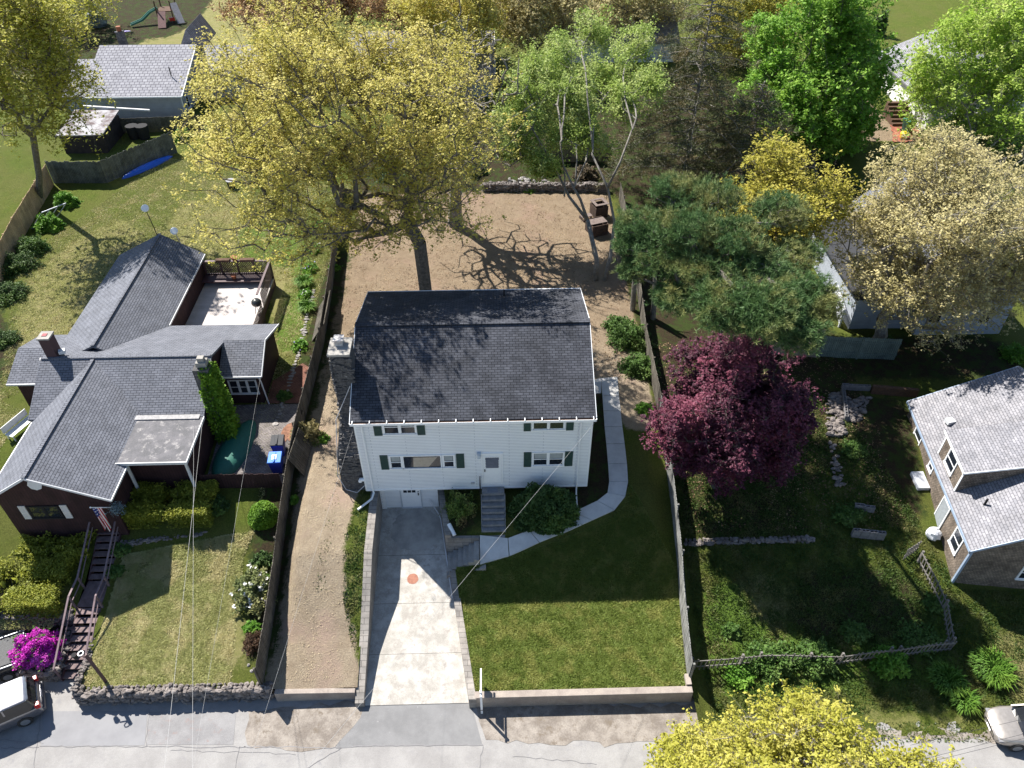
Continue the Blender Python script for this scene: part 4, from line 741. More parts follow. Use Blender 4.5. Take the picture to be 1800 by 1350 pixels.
def tree(name, label, base, c, rad, mat, bark, seed, ntips, ros, nleaf, lsize, rr, shell=.55, lobes=0, low=-.55, lobe_r=.42, bal=.35, upb=.5, trunkr=None, fork=.35, asp=.6, group=None, cat='tree', r_tip=.012, rr_in=.5, trunk=None, branch_leaf=0., wig=.12, thin_low=0.):
    rng = np.random.default_rng(seed); tips = crown_pts(ntips, c, rad, rng, shell, lobes, low, lobe_r, seed); base = np.array([float(q) for q in base]); c = np.array(c)
    if trunk is None:
        top = base+(np.array([c[0], c[1], max(base[2]+1.2, c[2]-rad[2]*.5)])-base)*np.array([.55, .55, fork*2]); trunk = [base-np.array([0, 0, .3]), base+np.array([0, 0, .4]), (base+top)/2+rng.normal(size=3)*.12, top]
    nodes, par, r, T = grow(base, tips, rng, bal, r_tip, trunk, wig=wig); r[:2] *= 1.25
    if trunkr: r = r*np.where(r > .08, trunkr/r[1] if r[1] < trunkr else 1, 1)
    t = thing(name, label, cat, base, group=group); V, Fq = wood(nodes, par, r); npmesh('trunk', V-base, Fq, bark, t)
    tp = nodes[T]; pick = np.repeat(np.arange(len(tp)), ros); ctr = tp[pick]+rng.normal(size=(len(pick), 3))*rr
    if branch_leaf:
        thin = np.where(r < .03)[0]; ex = nodes[rng.choice(thin, int(len(thin)*branch_leaf))]; ctr = np.concatenate([ctr, ex+rng.normal(size=ex.shape)*rr*.5])
    if thin_low: keep = (ctr[:, 2] > c[2]-rad[2]*.05) | (rng.random(len(ctr)) < thin_low); src_keep = keep; ctr = ctr[keep]
    # twigs carrying the rosettes
    full = np.concatenate([tp[pick], ex]) if branch_leaf else tp[pick]; src = full[keep] if thin_low else full; seg = tubes_np(src, ctr, np.full(len(ctr), .008), np.full(len(ctr), .004), 3)
    if ros > 1: npmesh('twigs', seg[0]-base, seg[1], bark, t)
    L = np.repeat(ctr, nleaf, 0)+rng.normal(size=(len(ctr)*nleaf, 3))*rr*rr_in*.6; V, Fq = leaf_quads(L, lsize, rng, upb, asp)
    npmesh('crown', V-base, Fq, mat, t); return t
YEL = LEAF('oak_young_leaf', (.56, .49, .10), (.40, .38, .065), (.64, .56, .17), .35); YEL2 = LEAF('yellow_green_leaf', (.42, .38, .05), (.28, .27, .03), (.50, .44, .08), .35)
OLV = LEAF('olive_leaf', (.46, .45, .065), (.33, .34, .045), (.56, .52, .10), .4); TAN = LEAF('tan_bud_leaf', (.50, .44, .20), (.36, .32, .14), (.60, .53, .27), .35)
LGR = LEAF('birch_leaf', (.36, .46, .11), (.24, .34, .065), (.48, .54, .20), .35); MAP = LEAF('maple_leaf', (.19, .37, .035), (.11, .25, .02), (.30, .48, .07), .35)
LMA = LEAF('light_maple_leaf', (.36, .50, .07), (.24, .38, .04), (.48, .58, .14), .4); PUR = LEAF('purple_leaf', (.11, .024, .05), (.05, .014, .03), (.20, .05, .085), .2)
RUS = LEAF('russet_bud_leaf', (.46, .29, .14), (.34, .21, .10), (.54, .38, .2), .3); FGY = LEAF('lemon_leaf', (.47, .45, .075), (.34, .34, .045), (.56, .52, .12), .4)
SPR = LEAF('spruce_needle', (.10, .115, .045), (.065, .08, .03), (.18, .14, .06), .1); PIN = LEAF('pine_needle', (.115, .205, .065), (.07, .135, .048), (.25, .26, .09), .2)
# great oak behind the house
c, rad = fit((314, 12, 872, 482), 15.0, .95)
b = G(752, 572); fk = aty(737, 425, b[1]+.2); tr = [b-np.array([0, 0, .3]), b+np.array([0, 0, .5]), b*.5+fk*.5+np.array([.08, 0, 0]), fk]
tree('oak_tree', 'great spreading oak in yellow young leaf standing right behind the white house', b, c, rad, YEL, BARK, 3, 2500, 9, 8, .14, .36, .5, low=-.62, bal=.30, upb=1.3, trunk=tr, r_tip=.0165, branch_leaf=.5, thin_low=.5)
c, rad = fit((-85, -70, 155, 275), 15.6, .95)
tree('oak_tree', 'olive leaved oak with a leaning grey trunk at the far left', G(72, 355), c, rad, OLV, BARK, 5, 700, 7, 9, .21, .65, .4, low=-.75, bal=.3, r_tip=.016, branch_leaf=.4, upb=1.2, thin_low=.6)
c, rad = fit((262, 262, 480, 520)if 0 else (1245, 258, 1478, 515), 10.0, .95)
tree('oak_tree', 'lemon yellow young oak behind the white pine', G(1385, 520), c, rad, YEL2, BARK, 8, 480, 12, 10, .17, .42, .45, lobes=16, low=-.6, upb=1.2)
c, rad = fit((1474, 246, 1835, 622), 8.8, .95)
tree('oak_tree', 'broad tan budding oak in front of the grey clapboard house', G(1535, 612), c, rad, TAN, BARKL, 9, 1900, 8, 8, .15, .36, .5, r_tip=.015, upb=1.1, low=-.62, bal=.3, trunk=[G(1535, 612)-np.array([0, 0, .3]), G(1535, 612)+np.array([.2, 0, 1.0]), atz(1550, 560, 4.0), atz(1600, 520, 5.2)], branch_leaf=.3, thin_low=.8)
c, rad = fit((1292, -30, 1580, 315), 8.5, .95)
tree('maple_tree', 'dense bright green maple at the back right', G(1440, 330), c, rad, MAP, BARK, 12, 900, 10, 13, .26, .5, .35, lobes=34, low=-.8, lobe_r=.34, upb=.7)
c, rad = fit((1592, -20, 1870, 282), 8, .95)
tree('maple_tree', 'airy light green maple in front of the white back house', G(1730, 300), c, rad, LMA, BARKL, 14, 620, 10, 9, .25, .5, .4, low=-.65, upb=.7, branch_leaf=.3)
c, rad = fit((1146, 560, 1430, 898), 7.2, .92)
tree('japanese_maple', 'dense dark purple maple between the two yards', (c[0]+.2, c[1]+.4, H(c[0], c[1])), c, rad, PUR, BARK, 21, 800, 12, 16, .14, .30, .28, lobes=46, low=-.75, lobe_r=.27, upb=1.2, bal=.25)
c = atz(1405, 1440, 3.2)
tree('oak_tree', 'sunlit lemon yellow tree crown at the lower edge over the street', (c[0]+.5, c[1]-.5, -1.5), (c[0]-.2, c[1]-1.0, 2.2), (9.0, 6.2, 3.8), FGY, BARKL, 30, 1700, 11, 11, .135, .35, .45, lobes=40, low=-.5, lobe_r=.3, upb=.6)
c, rad = fit((650, 20, 950, 360), 12.5, .95)
tree('oak_tree', 'thinly leaved grey oak between the great oak and the birch', G(800, 395), c, rad, YEL2, BARKL, 33, 800, 1, 4, .13, .4, .25, low=-.8, bal=.22, upb=1., r_tip=.03, wig=.16)
# birch clump
def stems(name, label, base, limbs, mat, bark, seed, tipsets, ros, nleaf, ls, rr, group=None, r0=.2, upb=.4):
    rng = np.random.default_rng(seed); t = thing(name, label, 'tree', base, group=group); base = np.array([float(q) for q in base]); parts = []; allt = []; m = MB()
    for pts, ra, rb in limbs:
        m.tube(pts, [ra+(rb-ra)*i/(len(pts)-1) for i in range(len(pts))], 8)
    m.build('trunk', bark, t, smooth=True)
    for start, n, cc, rd in tipsets:
        tips = crown_pts(int(n*1.3), cc, tuple(q*1.25 for q in rd), rng, .15, 0, -.95, ph=seed, clump=.9); nodes, par, r, T = grow(start, tips, rng, .35, .010, [np.array(start), np.array(start)+.1], rmax=.1); parts.append(wood(nodes, par, r)); allt.append(nodes[T])
    V, Fq = join(parts); npmesh('branches', V-base, Fq, bark, t); tp = np.concatenate(allt); pick = np.repeat(np.arange(len(tp)), ros); ctr = tp[pick]+rng.normal(size=(len(pick), 3))*rr
    L = np.repeat(ctr, nleaf, 0)+rng.normal(size=(len(ctr)*nleaf, 3))*rr*.5; V, Fq = leaf_quads(L, ls, rng, upb); npmesh('crown', V-base, Fq, mat, t); return t
b = G(1047, 492); A = atz(1033, 388, 5.5); B1 = atz(978, 300, 8.2); B2 = atz(1008, 330, 8.0); B3 = atz(985, 250, 11.5); C1 = atz(935, 225, 11.5)
stems('birch_tree', 'forked pale barked tree with light green leaves at the back of the dirt yard', b, [([b-np.array([0, 0, .2]), b+np.array([.0, .3, 1.6]), A], .21, .17), ([A, atz(1000, 345, 6.6), B1, C1], .13, .05), ([A, atz(1020, 350, 7.0), B2, atz(990, 290, 9.3), B3], .13, .05), ([atz(992, 345, 7.0), atz(993, 310, 8), atz(990, 290, 8.6)], .07, .04)], LGR, BARKL, 41,
      [(C1, 60, atz(925, 175, 12.8), (1.9, 1.8, 1.7)), (C1, 50, atz(900, 215, 11.8), (1.5, 1.6, 1.2)), (C1, 50, atz(945, 125, 14.0), (1.7, 1.6, 1.4)), (B3, 50, atz(985, 100, 14.2), (1.6, 1.6, 1.5)), (B3, 60, atz(1000, 165, 12.6), (1.8, 1.8, 1.6)), (B1, 50, atz(915, 255, 10.), (1.5, 1.6, 1.2)), (B2, 55, atz(1035, 245, 10.), (1.7, 1.7, 1.4)), (B2, 40, atz(985, 235, 10.6), (1.4, 1.4, 1.1)), (B1, 35, atz(955, 290, 9.), (1.2, 1.2, .9))], 9, 8, .16, .27)
b = G(1062, 494); A = atz(1080, 390, 5.5); B1 = atz(1068, 330, 8.0); B2 = atz(1040, 270, 10)
stems('birch_tree', 'slimmer pale stem curving up beside the forked birch', b, [([b-np.array([0, 0, .2]), atz(1073, 450, 3.6), A, B1, B2], .17, .07), ([B1, atz(1090, 285, 9.8), atz(1110, 230, 11.5)], .1, .05)], LGR, BARKL, 43,
      [(B2, 50, atz(1045, 60, 14.2), (1.8, 1.7, 1.5)), (B2, 55, atz(1060, 130, 13.0), (1.8, 1.8, 1.5)), (B2, 40, atz(1030, 190, 12.), (1.4, 1.4, 1.2)), (atz(1110, 230, 11.5), 50, atz(1115, 85, 14), (1.7, 1.6, 1.5)), (atz(1110, 230, 11.5), 50, atz(1140, 150, 12.6), (1.7, 1.6, 1.6)), (atz(1110, 230, 11.5), 40, atz(1100, 180, 12.), (1.4, 1.4, 1.2))], 9, 8, .16, .27)
# conifers
def conifer(name, label, base, h, rad, seed, nbr, mat, bark, zl=.12, droop=.25, gap=.15, tuft=.32, nlen=.28, dens=1., lean=(0, 0), flat=.25, tr=.22, npt=14):
    rng = np.random.default_rng(seed); base = np.array([float(q) for q in base]); t = thing(name, label, 'tree', base); top = base+np.array([lean[0], lean[1], h]); segs0, segs1, ra, rb = [base-np.array([0, 0, .3])], [top], [tr], [.03]; C_ = []; Dr = []
    for i in range(nbr):
        f = zl+(1-zl)*((i+.5)/nbr)**.9; z0 = base+(top-base)*f; a = i*2.399+rng.uniform(-.3, .3); L = rad*(1-f)**.65*rng.uniform(.6, 1.1)+.3
        if rng.random() < gap: L *= .5
        d = np.array([math.cos(a), math.sin(a), 0]); P = [z0]; n = max(3, int(L/.7))
        for s in range(1, n+1):
            g = s/n; P.append(z0+d*L*g+np.array([0, 0, (.22*L*g-droop*L*g*g)])+rng.normal(size=3)*.06)
        for s in range(n): segs0.append(P[s]); segs1.append(P[s+1]); ra.append(.05*(1-s/n)+.012); rb.append(.05*(1-(s+1)/n)+.012)
        side = np.cross(d, [0, 0, 1])
        for s in range(int(L/.28*dens)):
            g = rng.uniform(.25, 1.05); j = min(n-1, int(g*n)); q = P[j]+(P[j+1]-P[j])*min(1.1, g*n-j); sw = side*rng.normal()*flat*L*(1.1-g*.6); e = q+sw+d*abs(np.linalg.norm(sw))*.5+np.array([0, 0, -.1*rng.random()])
            segs0.append(q); segs1.append(e); ra.append(.014); rb.append(.008); m = max(1, int(np.linalg.norm(e-q)/.22))
            for w_ in range(m+1): C_.append(q+(e-q)*w_/m); Dr.append((e-q)/(np.linalg.norm(e-q)+1e-6)+d*.4)
    V, Fq = tubes_np(np.array(segs0), np.array(segs1), np.array(ra), np.array(rb), 5); npmesh('trunk', V-base, Fq, bark, t)
    C_ = np.array(C_); Dr = np.array(Dr); pick = np.repeat(np.arange(len(C_)), npt); n = len(pick); dirs = Dr[pick]*.6+rng.normal(size=(n, 3))*.75+np.array([0, 0, .35]); dirs /= np.linalg.norm(dirs, axis=1, keepdims=True)
    p = C_[pick]+rng.normal(size=(n, 3))*tuft*.35; u = dirs*(nlen*rng.uniform(.6, 1.2, n))[:, None]; sd = np.cross(dirs, rng.normal(size=(n, 3))); sd /= np.linalg.norm(sd, axis=1, keepdims=True); sd *= .022
    V = np.stack([p-sd, p+sd, p+u+sd*.3, p+u-sd*.3], 1).reshape(-1, 3); npmesh('needles', V-base, np.arange(4*n).reshape(n, 4), mat, t); return t
b = G(1200, 330); conifer('spruce_tree', 'tall thin dark spruce with bare grey branches behind the pine', b, 18, 7.6, 51, 120, SPR, BARKL, zl=.05, droop=.34, gap=.4, dens=.85, nlen=.28, tuft=.42, npt=10)
b = G(1300, 345); conifer('spruce_tree', 'lower dark spruce in the shade left of the bright green maple', b, 10, 6.0, 52, 80, SPR, BARKL, zl=.08, droop=.36, gap=.3, dens=.95, nlen=.28, tuft=.42, npt=11)
b = G(1262, 640)
def pine(label, base, spots, seed):
    rng = np.random.default_rng(seed); base = np.array([float(q) for q in base]); t = thing('pine_tree', label, 'tree', base); ctr = np.array([s[0] for s in spots]); mid = ctr.mean(0); top = np.array([mid[0], mid[1], ctr[:, 2].max()-1]); tips = []
    for cc, rx, rzz, n in spots:
        d = rng.normal(size=(n, 3)); d /= np.linalg.norm(d, axis=1, keepdims=True); d *= rng.uniform(.2, 1, (n, 1))**.5; tips.append(np.array(cc)+d*np.array([rx, rx, rzz]))
    tips = np.concatenate(tips); nodes, par, r, T = grow(base, tips, rng, .3, .011, [base-np.array([0, 0, .3]), base+np.array([0, 0, 1]), base*.5+top*.5, top-np.array([0, 0, 4.])], rmax=.13); V, Fq = wood(nodes, par, r); npmesh('trunk', V-base, Fq, BARK, t)
    out = nodes[T]-mid; out /= np.linalg.norm(out, axis=1, keepdims=True); pick = np.repeat(np.arange(len(T)), 5); c5 = nodes[T][pick]+rng.normal(size=(len(pick), 3))*.2; o5 = out[pick]; k = 16
    c6 = np.repeat(c5, k, 0); o6 = np.repeat(o5, k, 0); n = len(c6); dirs = o6*.55+np.array([0, 0, .55])+rng.normal(size=(n, 3))*.6; dirs /= np.linalg.norm(dirs, axis=1, keepdims=True); u = dirs*rng.uniform(.16, .32, (n, 1)); sd = np.cross(dirs, rng.normal(size=(n, 3))); sd /= np.linalg.norm(sd, axis=1, keepdims=True); sd *= .013
    V = np.stack([c6-sd, c6+sd, c6+u+sd*.4, c6+u-sd*.4], 1).reshape(-1, 3); npmesh('needles', V-base, np.arange(4*n).reshape(n, 4), PIN, t)
S_ = [(atz(px, py, z), rx, .6, n) for px, py, z, rx, n in ((1335, 555, 14.0, 1.6, 190), (1392, 575, 13.2, 1.5, 170), (1285, 550, 14, 1.3, 120), (1420, 540, 13, 1.4, 120))]
for px, py, z, rx, rzz, n in ((1190, 335, 8.6, 1.5, .7, 60), (1260, 345, 8.8, 1.4, .7, 50), (1130, 395, 7.2, 1.6, .6, 60), (1210, 400, 8.2, 1.9, .8, 90), (1290, 415, 8.0, 1.9, .8, 90), (1370, 370, 7.6, 1.7, .7, 70), (1110, 425, 6.2, 1.1, .45, 40), (1165, 450, 6.4, 1.7, .7, 80), (1245, 470, 6.9, 1.9, .8, 90),
    (1330, 470, 6.8, 1.9, .8, 90), (1400, 450, 6.2, 1.6, .6, 60), (1120, 475, 5.0, 1.0, .4, 35), (1190, 520, 5.2, 1.4, .6, 60), (1270, 540, 5.2, 1.7, .7, 70), (1350, 530, 5.0, 1.8, .7, 80), (1420, 515, 4.6, 1.6, .6, 60)):
    S_.append((atz(px, py, z+5.5+(3.5 if py > 480 and px > 1230 else 0)), rx*.92, rzz*.9, int(n*2.3)))
pine('soft green white pine in wide layered tufts beside the dirt yard', b, S_, 60)
# far budding trees along the top of the view
for k_, (bx, zc, mt, nt_, lab) in enumerate((((390, -70, 640, 70), 9, RUS, 330, 'russet budding tree behind the long pale cottage'), ((600, -80, 860, 60), 9, RUS, 300, 'bare russet tree at the top, directly behind the great oak'),
        ((850, -60, 1040, 100), 9, TAN, 300, 'tan budding tree behind the light green birch'), ((1000, -80, 1200, 60), 9, TAN, 230, 'thin tan tree at the top above the birch crowns'), ((1230, -60, 1400, 130), 7, YEL2, 230, 'small yellow tree between spruce and bright green maple'),
        ((700, -60, 900, 120), 10, YEL, 220, 'yellow budding tree far behind the great oak'))):
    c, rad = fit(bx, zc); tree('budding_tree', lab, (c[0], c[1], 2.1), c, rad, mt, BARK, 70+k_, int(nt_*1.7), 9, 7, .26, .55, .5, low=-.6, group='budding trees along the back', branch_leaf=.2)
c, rad = fit((60, -60, 200, 60), 6); tree('budding_tree', 'small olive tree beside the covered mound at the top left', (c[0], c[1], 2.1), c, rad, OLV, BARK, 79, 160, 6, 7, .26, .5, .45)
# ---------------------------------------------------------------- shrubs and hedges
def shrub(name, label, c, rad, mat, seed, n, size, upb=.5, cat='shrub', flat_=None, flowers=None, group=None, asp=.6, stemn=40, shell=.5, box=False, lump=.26):
    rng = np.random.default_rng(seed); c = np.array([float(q) for q in c]); t = thing(name, label, cat, c, group=group); rad = np.array(rad); d = rng.normal(size=(n, 3)); d /= np.linalg.norm(d, axis=1, keepdims=True); d[:, 2] = np.abs(d[:, 2])*1.0-.12
    if box: d = np.sign(d)*np.abs(d)**.42; d /= np.maximum(np.abs(d).max(1, keepdims=True), .75)
    lumpy = 1+lump*np.sin(d[:, 0]*6+seed)*np.sin(d[:, 1]*7+1)+lump*.6*np.sin(d[:, 0]*13)*np.sin(d[:, 2]*11+seed); lumpy = lumpy*(1+lump*.5*np.sin(d[:, 0]*23+seed*2)*np.sin(d[:, 1]*19)*np.sin(d[:, 2]*17+1)); P = d*rad*(rng.uniform(shell**2, 1., (n, 1))**.5)*lumpy[:, None]; P[:, 2] = np.maximum(P[:, 2], .03)
    V, Fq = leaf_quads(P, size, rng, upb, asp); npmesh('foliage', V, Fq, mat, t)
    e = d[:stemn]*rad*.8; e[:, 2] = np.abs(e[:, 2]); V, Fq = tubes_np(np.zeros((len(e), 3))+np.array([0, 0, -.1]), e, np.full(len(e), .02), np.full(len(e), .008), 4); npmesh('stems', V, Fq, TWIG, t)
    if box: V0, F0 = leaf_quads(d[:2500]*rad*.62, .3, rng, .2, 1.); V0[:, 2] = np.maximum(V0[:, 2], .02); npmesh('inner_foliage', V0, F0, mat, t)
    if flowers:
        fm, fn, fs = flowers; i = rng.choice(n, fn); P2 = np.repeat(P[i]*1.05+np.array([0, 0, .03]), 6, 0)+rng.normal(size=(fn*6, 3))*fs*.45; V, Fq = leaf_quads(P2, fs, rng, .8, .9); npmesh('blossoms', V, Fq, fm, t)
    return t
HEDG = LEAF('yew_leaf', (.21, .23, .02), (.14, .165, .015), (.25, .26, .025), .15, scale=2); BOXG = LEAF('box_leaf', (.12, .24, .015), (.07, .16, .01), (.18, .31, .02), .2); DKG = LEAF('dark_shrub_leaf', (.06, .115, .025), (.035, .07, .016), (.09, .155, .03), .15)
MAG = LEAF('magenta_petal', (.62, .03, .52), (.45, .015, .36), (.7, .10, .6), .25); WFL = PAINT('white_petal', (.85, .84, .8), .7); FRS = LEAF('fresh_leaf', (.14, .30, .03), (.08, .2, .02), (.22, .38, .05), .3); GRN = LEAF('mid_green_leaf', (.09, .17, .03), (.05, .11, .02), (.14, .22, .05), .25)
shrub('hedge', 'big clipped yellow green hedge in front of the porch of the brown cottage', (-17.0, -.4, H(-17, -.4)), (2.55, 1.2, 1.25), HEDG, 101, 46000, .085, .6, 'hedge', box=True, lump=.04)
shrub('hedge', 'clipped olive hedge left of the entrance stairs', (-24.2, -4.6, H(-24.2, -4.6)-.1), (2.9, 1.55, 1.2), HEDG, 102, 55000, .085, .6, 'hedge', box=True, lump=.05)
shrub('hedge', 'low dark hedge under the shuttered window of the brown cottage', (-22.6, -2.5, H(-22.6, -2.5)), (1.7, .6, .7), HEDG, 103, 7000, .12, .6, 'hedge', box=True)
shrub('round_bush', 'bright green ball of boxwood beside the weathered fence', (-11.75, -.9, H(-11.75, -.9)), (.85, .85, 1.25), BOXG, 104, 16000, .09, .6, lump=.03, shell=.85)
shrub('azalea_bush', 'magenta flowering azalea beside the entrance stairs', (-21.9, -7.6, -.6), (1.15, 1.0, 1.2), MAG, 105, 17000, .09, .6, cat='flowering shrub', lump=.2, flowers=(GRN, 260, .08))
shrub('rhododendron_bush', 'white flowering rhododendron against the weathered fence', (-11.6, -4.9, H(-11.6, -4.9)), (1.05, 1.35, 1.25), LEAF('rhodo_leaf', (.16, .19, .06), (.09, .12, .04), (.24, .24, .09), .2), 106, 6000, .14, .5, 'flowering shrub', flowers=(WFL, 75, .11))
shrub('shrub', 'large dark evergreen shrub right of the front steps', (3.7, -1.15, H(3.7, -1.05)-.25), (2.0, 1.3, 2.45), DKG, 107, 26000, .15, .5, lump=.12)
shrub('shrub', 'upright reddish green shrub in the bed left of the front steps', (-.95, -.85, .85), (.92, .95, 1.8), LEAF('bronze_shrub_leaf', (.15, .23, .04), (.10, .15, .03), (.22, .15, .07), .2), 108, 10000, .1, .3)
shrub('shrub', 'small dark brown barberry by the fence near the street', (-11.2, -7.6, H(-11.2, -7.6)), (.5, .65, .6), LEAF('barberry_leaf', (.10, .05, .03), (.06, .04, .02)), 109, 2500, .08)
k_ = 110
for px, py, rx, rz2, mt, lab in ((463, 985, .6, .5, DKG, 'dark low shrub in front of the boxwood ball'), (462, 1020, .5, .45, FRS, 'fresh green perennials between boxwood and rhododendron'), (443, 1105, .45, .35, FRS, 'small fresh green plant below the white rhododendron'), (213, 965, .6, .3, GRN, 'hosta clump on the right of the entrance stairs, upper one'),
    (205, 1005, .5, .28, GRN, 'hosta clump on the right of the entrance stairs, lower one'), (322, 245, 1.0, 1.1, FRS, 'bright green bush in the corner by the leaning grey fence'), (378, 890, .9, .6, DKG, 'dark shrub under the porch corner beside the low wall'),
    (1105, 600, 1.5, 1.5, GRN, 'leafy green bush overgrowing the fence behind the side path'), (1120, 650, 1.3, 1.2, GRN, 'leafy green bush beside the dirt path at the house corner'), (1085, 575, 1.0, .9, GRN, 'light leafy bush at the upper end of the side fence'),
    (1133, 722, .6, .6, FRS, 'sunlit lime green plant at the foot of the side fence'), (900, 270, 1.6, 1.6, GRN, 'green bush beyond the back stone wall on the left'), (960, 300, 1.3, 1.4, GRN, 'green bush beyond the back stone wall by the birch'),
    (1030, 310, 1.2, 1.0, LEAF('brown_shrub', (.14, .10, .06), (.08, .07, .04)), 'brownish bush beyond the back stone wall'), (820, 300, 1.8, 1.5, DKG, 'dark shrub mass left of the back stone wall'), (700, 310, 2.0, 1.4, DKG, 'dark shrub mass under the great oak'), (760, 290, 1.5, 1.6, GRN, 'green bush behind the great oak trunk'),
    (30, 470, 1.7, 1.2, DKG, 'dark shrub below the tan fence at the left edge'), (60, 440, 1.3, 1.3, GRN, 'leafy shrub in front of the tan fence'), (90, 400, 1.1, 1.2, FRS, 'bright shrub by the metal frame at the tan fence'), (118, 360, 1.0, 1.2, FRS, 'bright upright shrub nearest the corner of the grey fence'), (12, 520, 1.6, 1.0, DKG, 'dark shrub at the left edge of the back lawn'), (10, 600, 1.0, .8, DKG, 'dark shrub at the left edge beside the cottage wing'),
    (1350, 1165, 1.3, 1.0, GRN, 'rambling bush through the picket fence, left one'), (1430, 1160, 1.2, 1.0, GRN, 'rambling bush through the picket fence, middle one'), (1560, 1165, 1.0, .9, FRS, 'pale ferny plant in front of the picket fence'), (1285, 1110, .5, .5, GRN, 'silvery weed in the rough grass behind the picket fence'),
    (1500, 1110, .8, .4, GRN, 'low green clump inside the picket fence'), (1610, 1120, 1.2, .5, GRN, 'dark green daylilies inside the fence corner'), (1300, 1190, .8, .4, FRS, 'bright weeds along the street end of the picket fence'), (1490, 905, 1.0, .5, GRN, 'green weeds by the block planter'), (1500, 790, .8, .4, GRN, 'green weeds beside the pile of stones'),
    (1785, 625, 1.1, .8, FRS, 'bright bush behind the shingle house'), (1550, 600, .8, .6, GRN, 'low green plants at the end of the green panel fence'), (1645, 1060, .8, .3, GRN, 'green weeds at the corner of the shingle house'), (500, 700, .5, .6, GRN, 'green plant at the fence above the brick patio'), (540, 772, 1.0, 1.3, LEAF('dry_vine', (.33, .27, .12), (.2, .18, .07)), 'dry vine hanging over the weathered fence'), (563, 772, .55, .4, FRS, 'fresh green tip of the vine over the fence'),
    (520, 882, .25, .5, FRS, 'small bright climber on the fence corner post'), (588, 472, .5, .3, FRS, 'green sprout at the foot of the left fence'), (930, 335, .6, .3, FRS, 'bright sprout hanging over the back stone wall')):
    q = G(px, py); k_ += 1; shrub('shrub', lab, q, (rx, rx*.85, rz2), mt, k_, int(2600*rx*rz2)+700, .13 if py > 400 else .19)
def blades(name, label, c, r, mat, seed, n, L, cat='plant clump'):
    rng = np.random.default_rng(seed); a = rng.uniform(0, 6.28, n); rr = r*np.sqrt(rng.random(n)); p = np.stack([rr*np.cos(a), rr*np.sin(a), np.zeros(n)], 1); out = np.stack([np.cos(a), np.sin(a), np.zeros(n)], 1)*rng.uniform(.2, 1, (n, 1))+rng.normal(size=(n, 3))*.2; sd = np.cross(out, [0, 0, 1.]); sd /= np.linalg.norm(sd, axis=1, keepdims=True); sd *= .022
    l = L*rng.uniform(.6, 1.1, (n, 1)); m = p+out*l*.35+np.array([0, 0, .8])*l; e = p+out*l*.85+np.array([0, 0, .65])*l; V = np.stack([p-sd, p+sd, m+sd, m-sd, e], 1).reshape(-1, 3); i = np.arange(n)[:, None]*5; Fq = np.concatenate([i+np.array([0, 1, 2, 3]), i+np.array([3, 2, 4, 4])]); Fq = Fq[:, :]
    t = thing(name, label, cat, c); V2 = V; F4 = i+np.array([0, 1, 2, 3]); npmesh('leaves', V2, F4, mat, t); npmesh('leaf_tips', V2, i+np.array([3, 2, 4]), mat, t); return t
GRN2 = LEAF('daylily_leaf', (.12, .24, .03), (.07, .16, .02), (.18, .30, .04), .25)
for px, py, r_, lab in ((1740, 1180, .9, 'round clump of daylily leaves by the sedan'), (1662, 1200, .7, 'daylily clump left of the mossy step stones'), (1690, 1235, .5, 'small daylily clump nearest the street'), (535, 500, .5, 'hosta clump by the stone edging, middle of the left fence'), (540, 545, .45, 'hosta clump above the loose fence panel')):
    q = G(px, py); k_ += 1; blades('daylily_clump', lab, q, r_, GRN2, k_, int(900*r_), .6)
# flower border along the left fence
for px, py, r_, lab in ((560, 400, .7, 'green border plants at the top of the left fence'), (553, 440, .6, 'leafy border plants with pale flowers along the fence'), (545, 475, .55, 'border plants beside the lilac coloured irises'), (537, 520, .5, 'pale border plants above the stone edging'), (528, 610, .5, 'border plants where the stone edging ends')):
    q = G(px, py); k_ += 1; shrub('border_plants', lab, q, (r_, r_*1.3, .5), FRS, k_, 1500, .15, flowers=(WFL if 'pale' in lab else PAINT('lilac_petal', (.35, .3, .6), .7), 12, .07))
# ivy on the cottage chimney
rng = np.random.default_rng(200); P = []
for i in range(9000):
    z = rng.uniform(1.6, 7.2); g = (7.3-z)/5.7; s = rng.integers(3); w_ = .15+.45*g
    if s == 0: p = (-14.65+rng.random()**2*w_, rng.uniform(4.3-w_*.6, 5.35+w_*.3), z)
    elif s == 1: p = (rng.uniform(-15.45, -14.65+w_), 4.4-rng.random()**2*w_, z)
    else: p = (rng.uniform(-15.3, -14.6), rng.uniform(4.4, 5.3), 7.3+rng.random()*.12) if z > 6.6 and rng.random() < .3 else (-14.65+rng.random()**2*w_, rng.uniform(4.3-w_*.6, 5.35), z)
    if p[0] < -15.2 and z > 6: continue
    P.append(p)
V, Fq = leaf_quads(np.array(P), .15, rng, .3); iv = npmesh('ivy', V, Fq, BOXG); tag(iv, 'green ivy covering the chimney at the corner of the brown cottage', 'ivy')
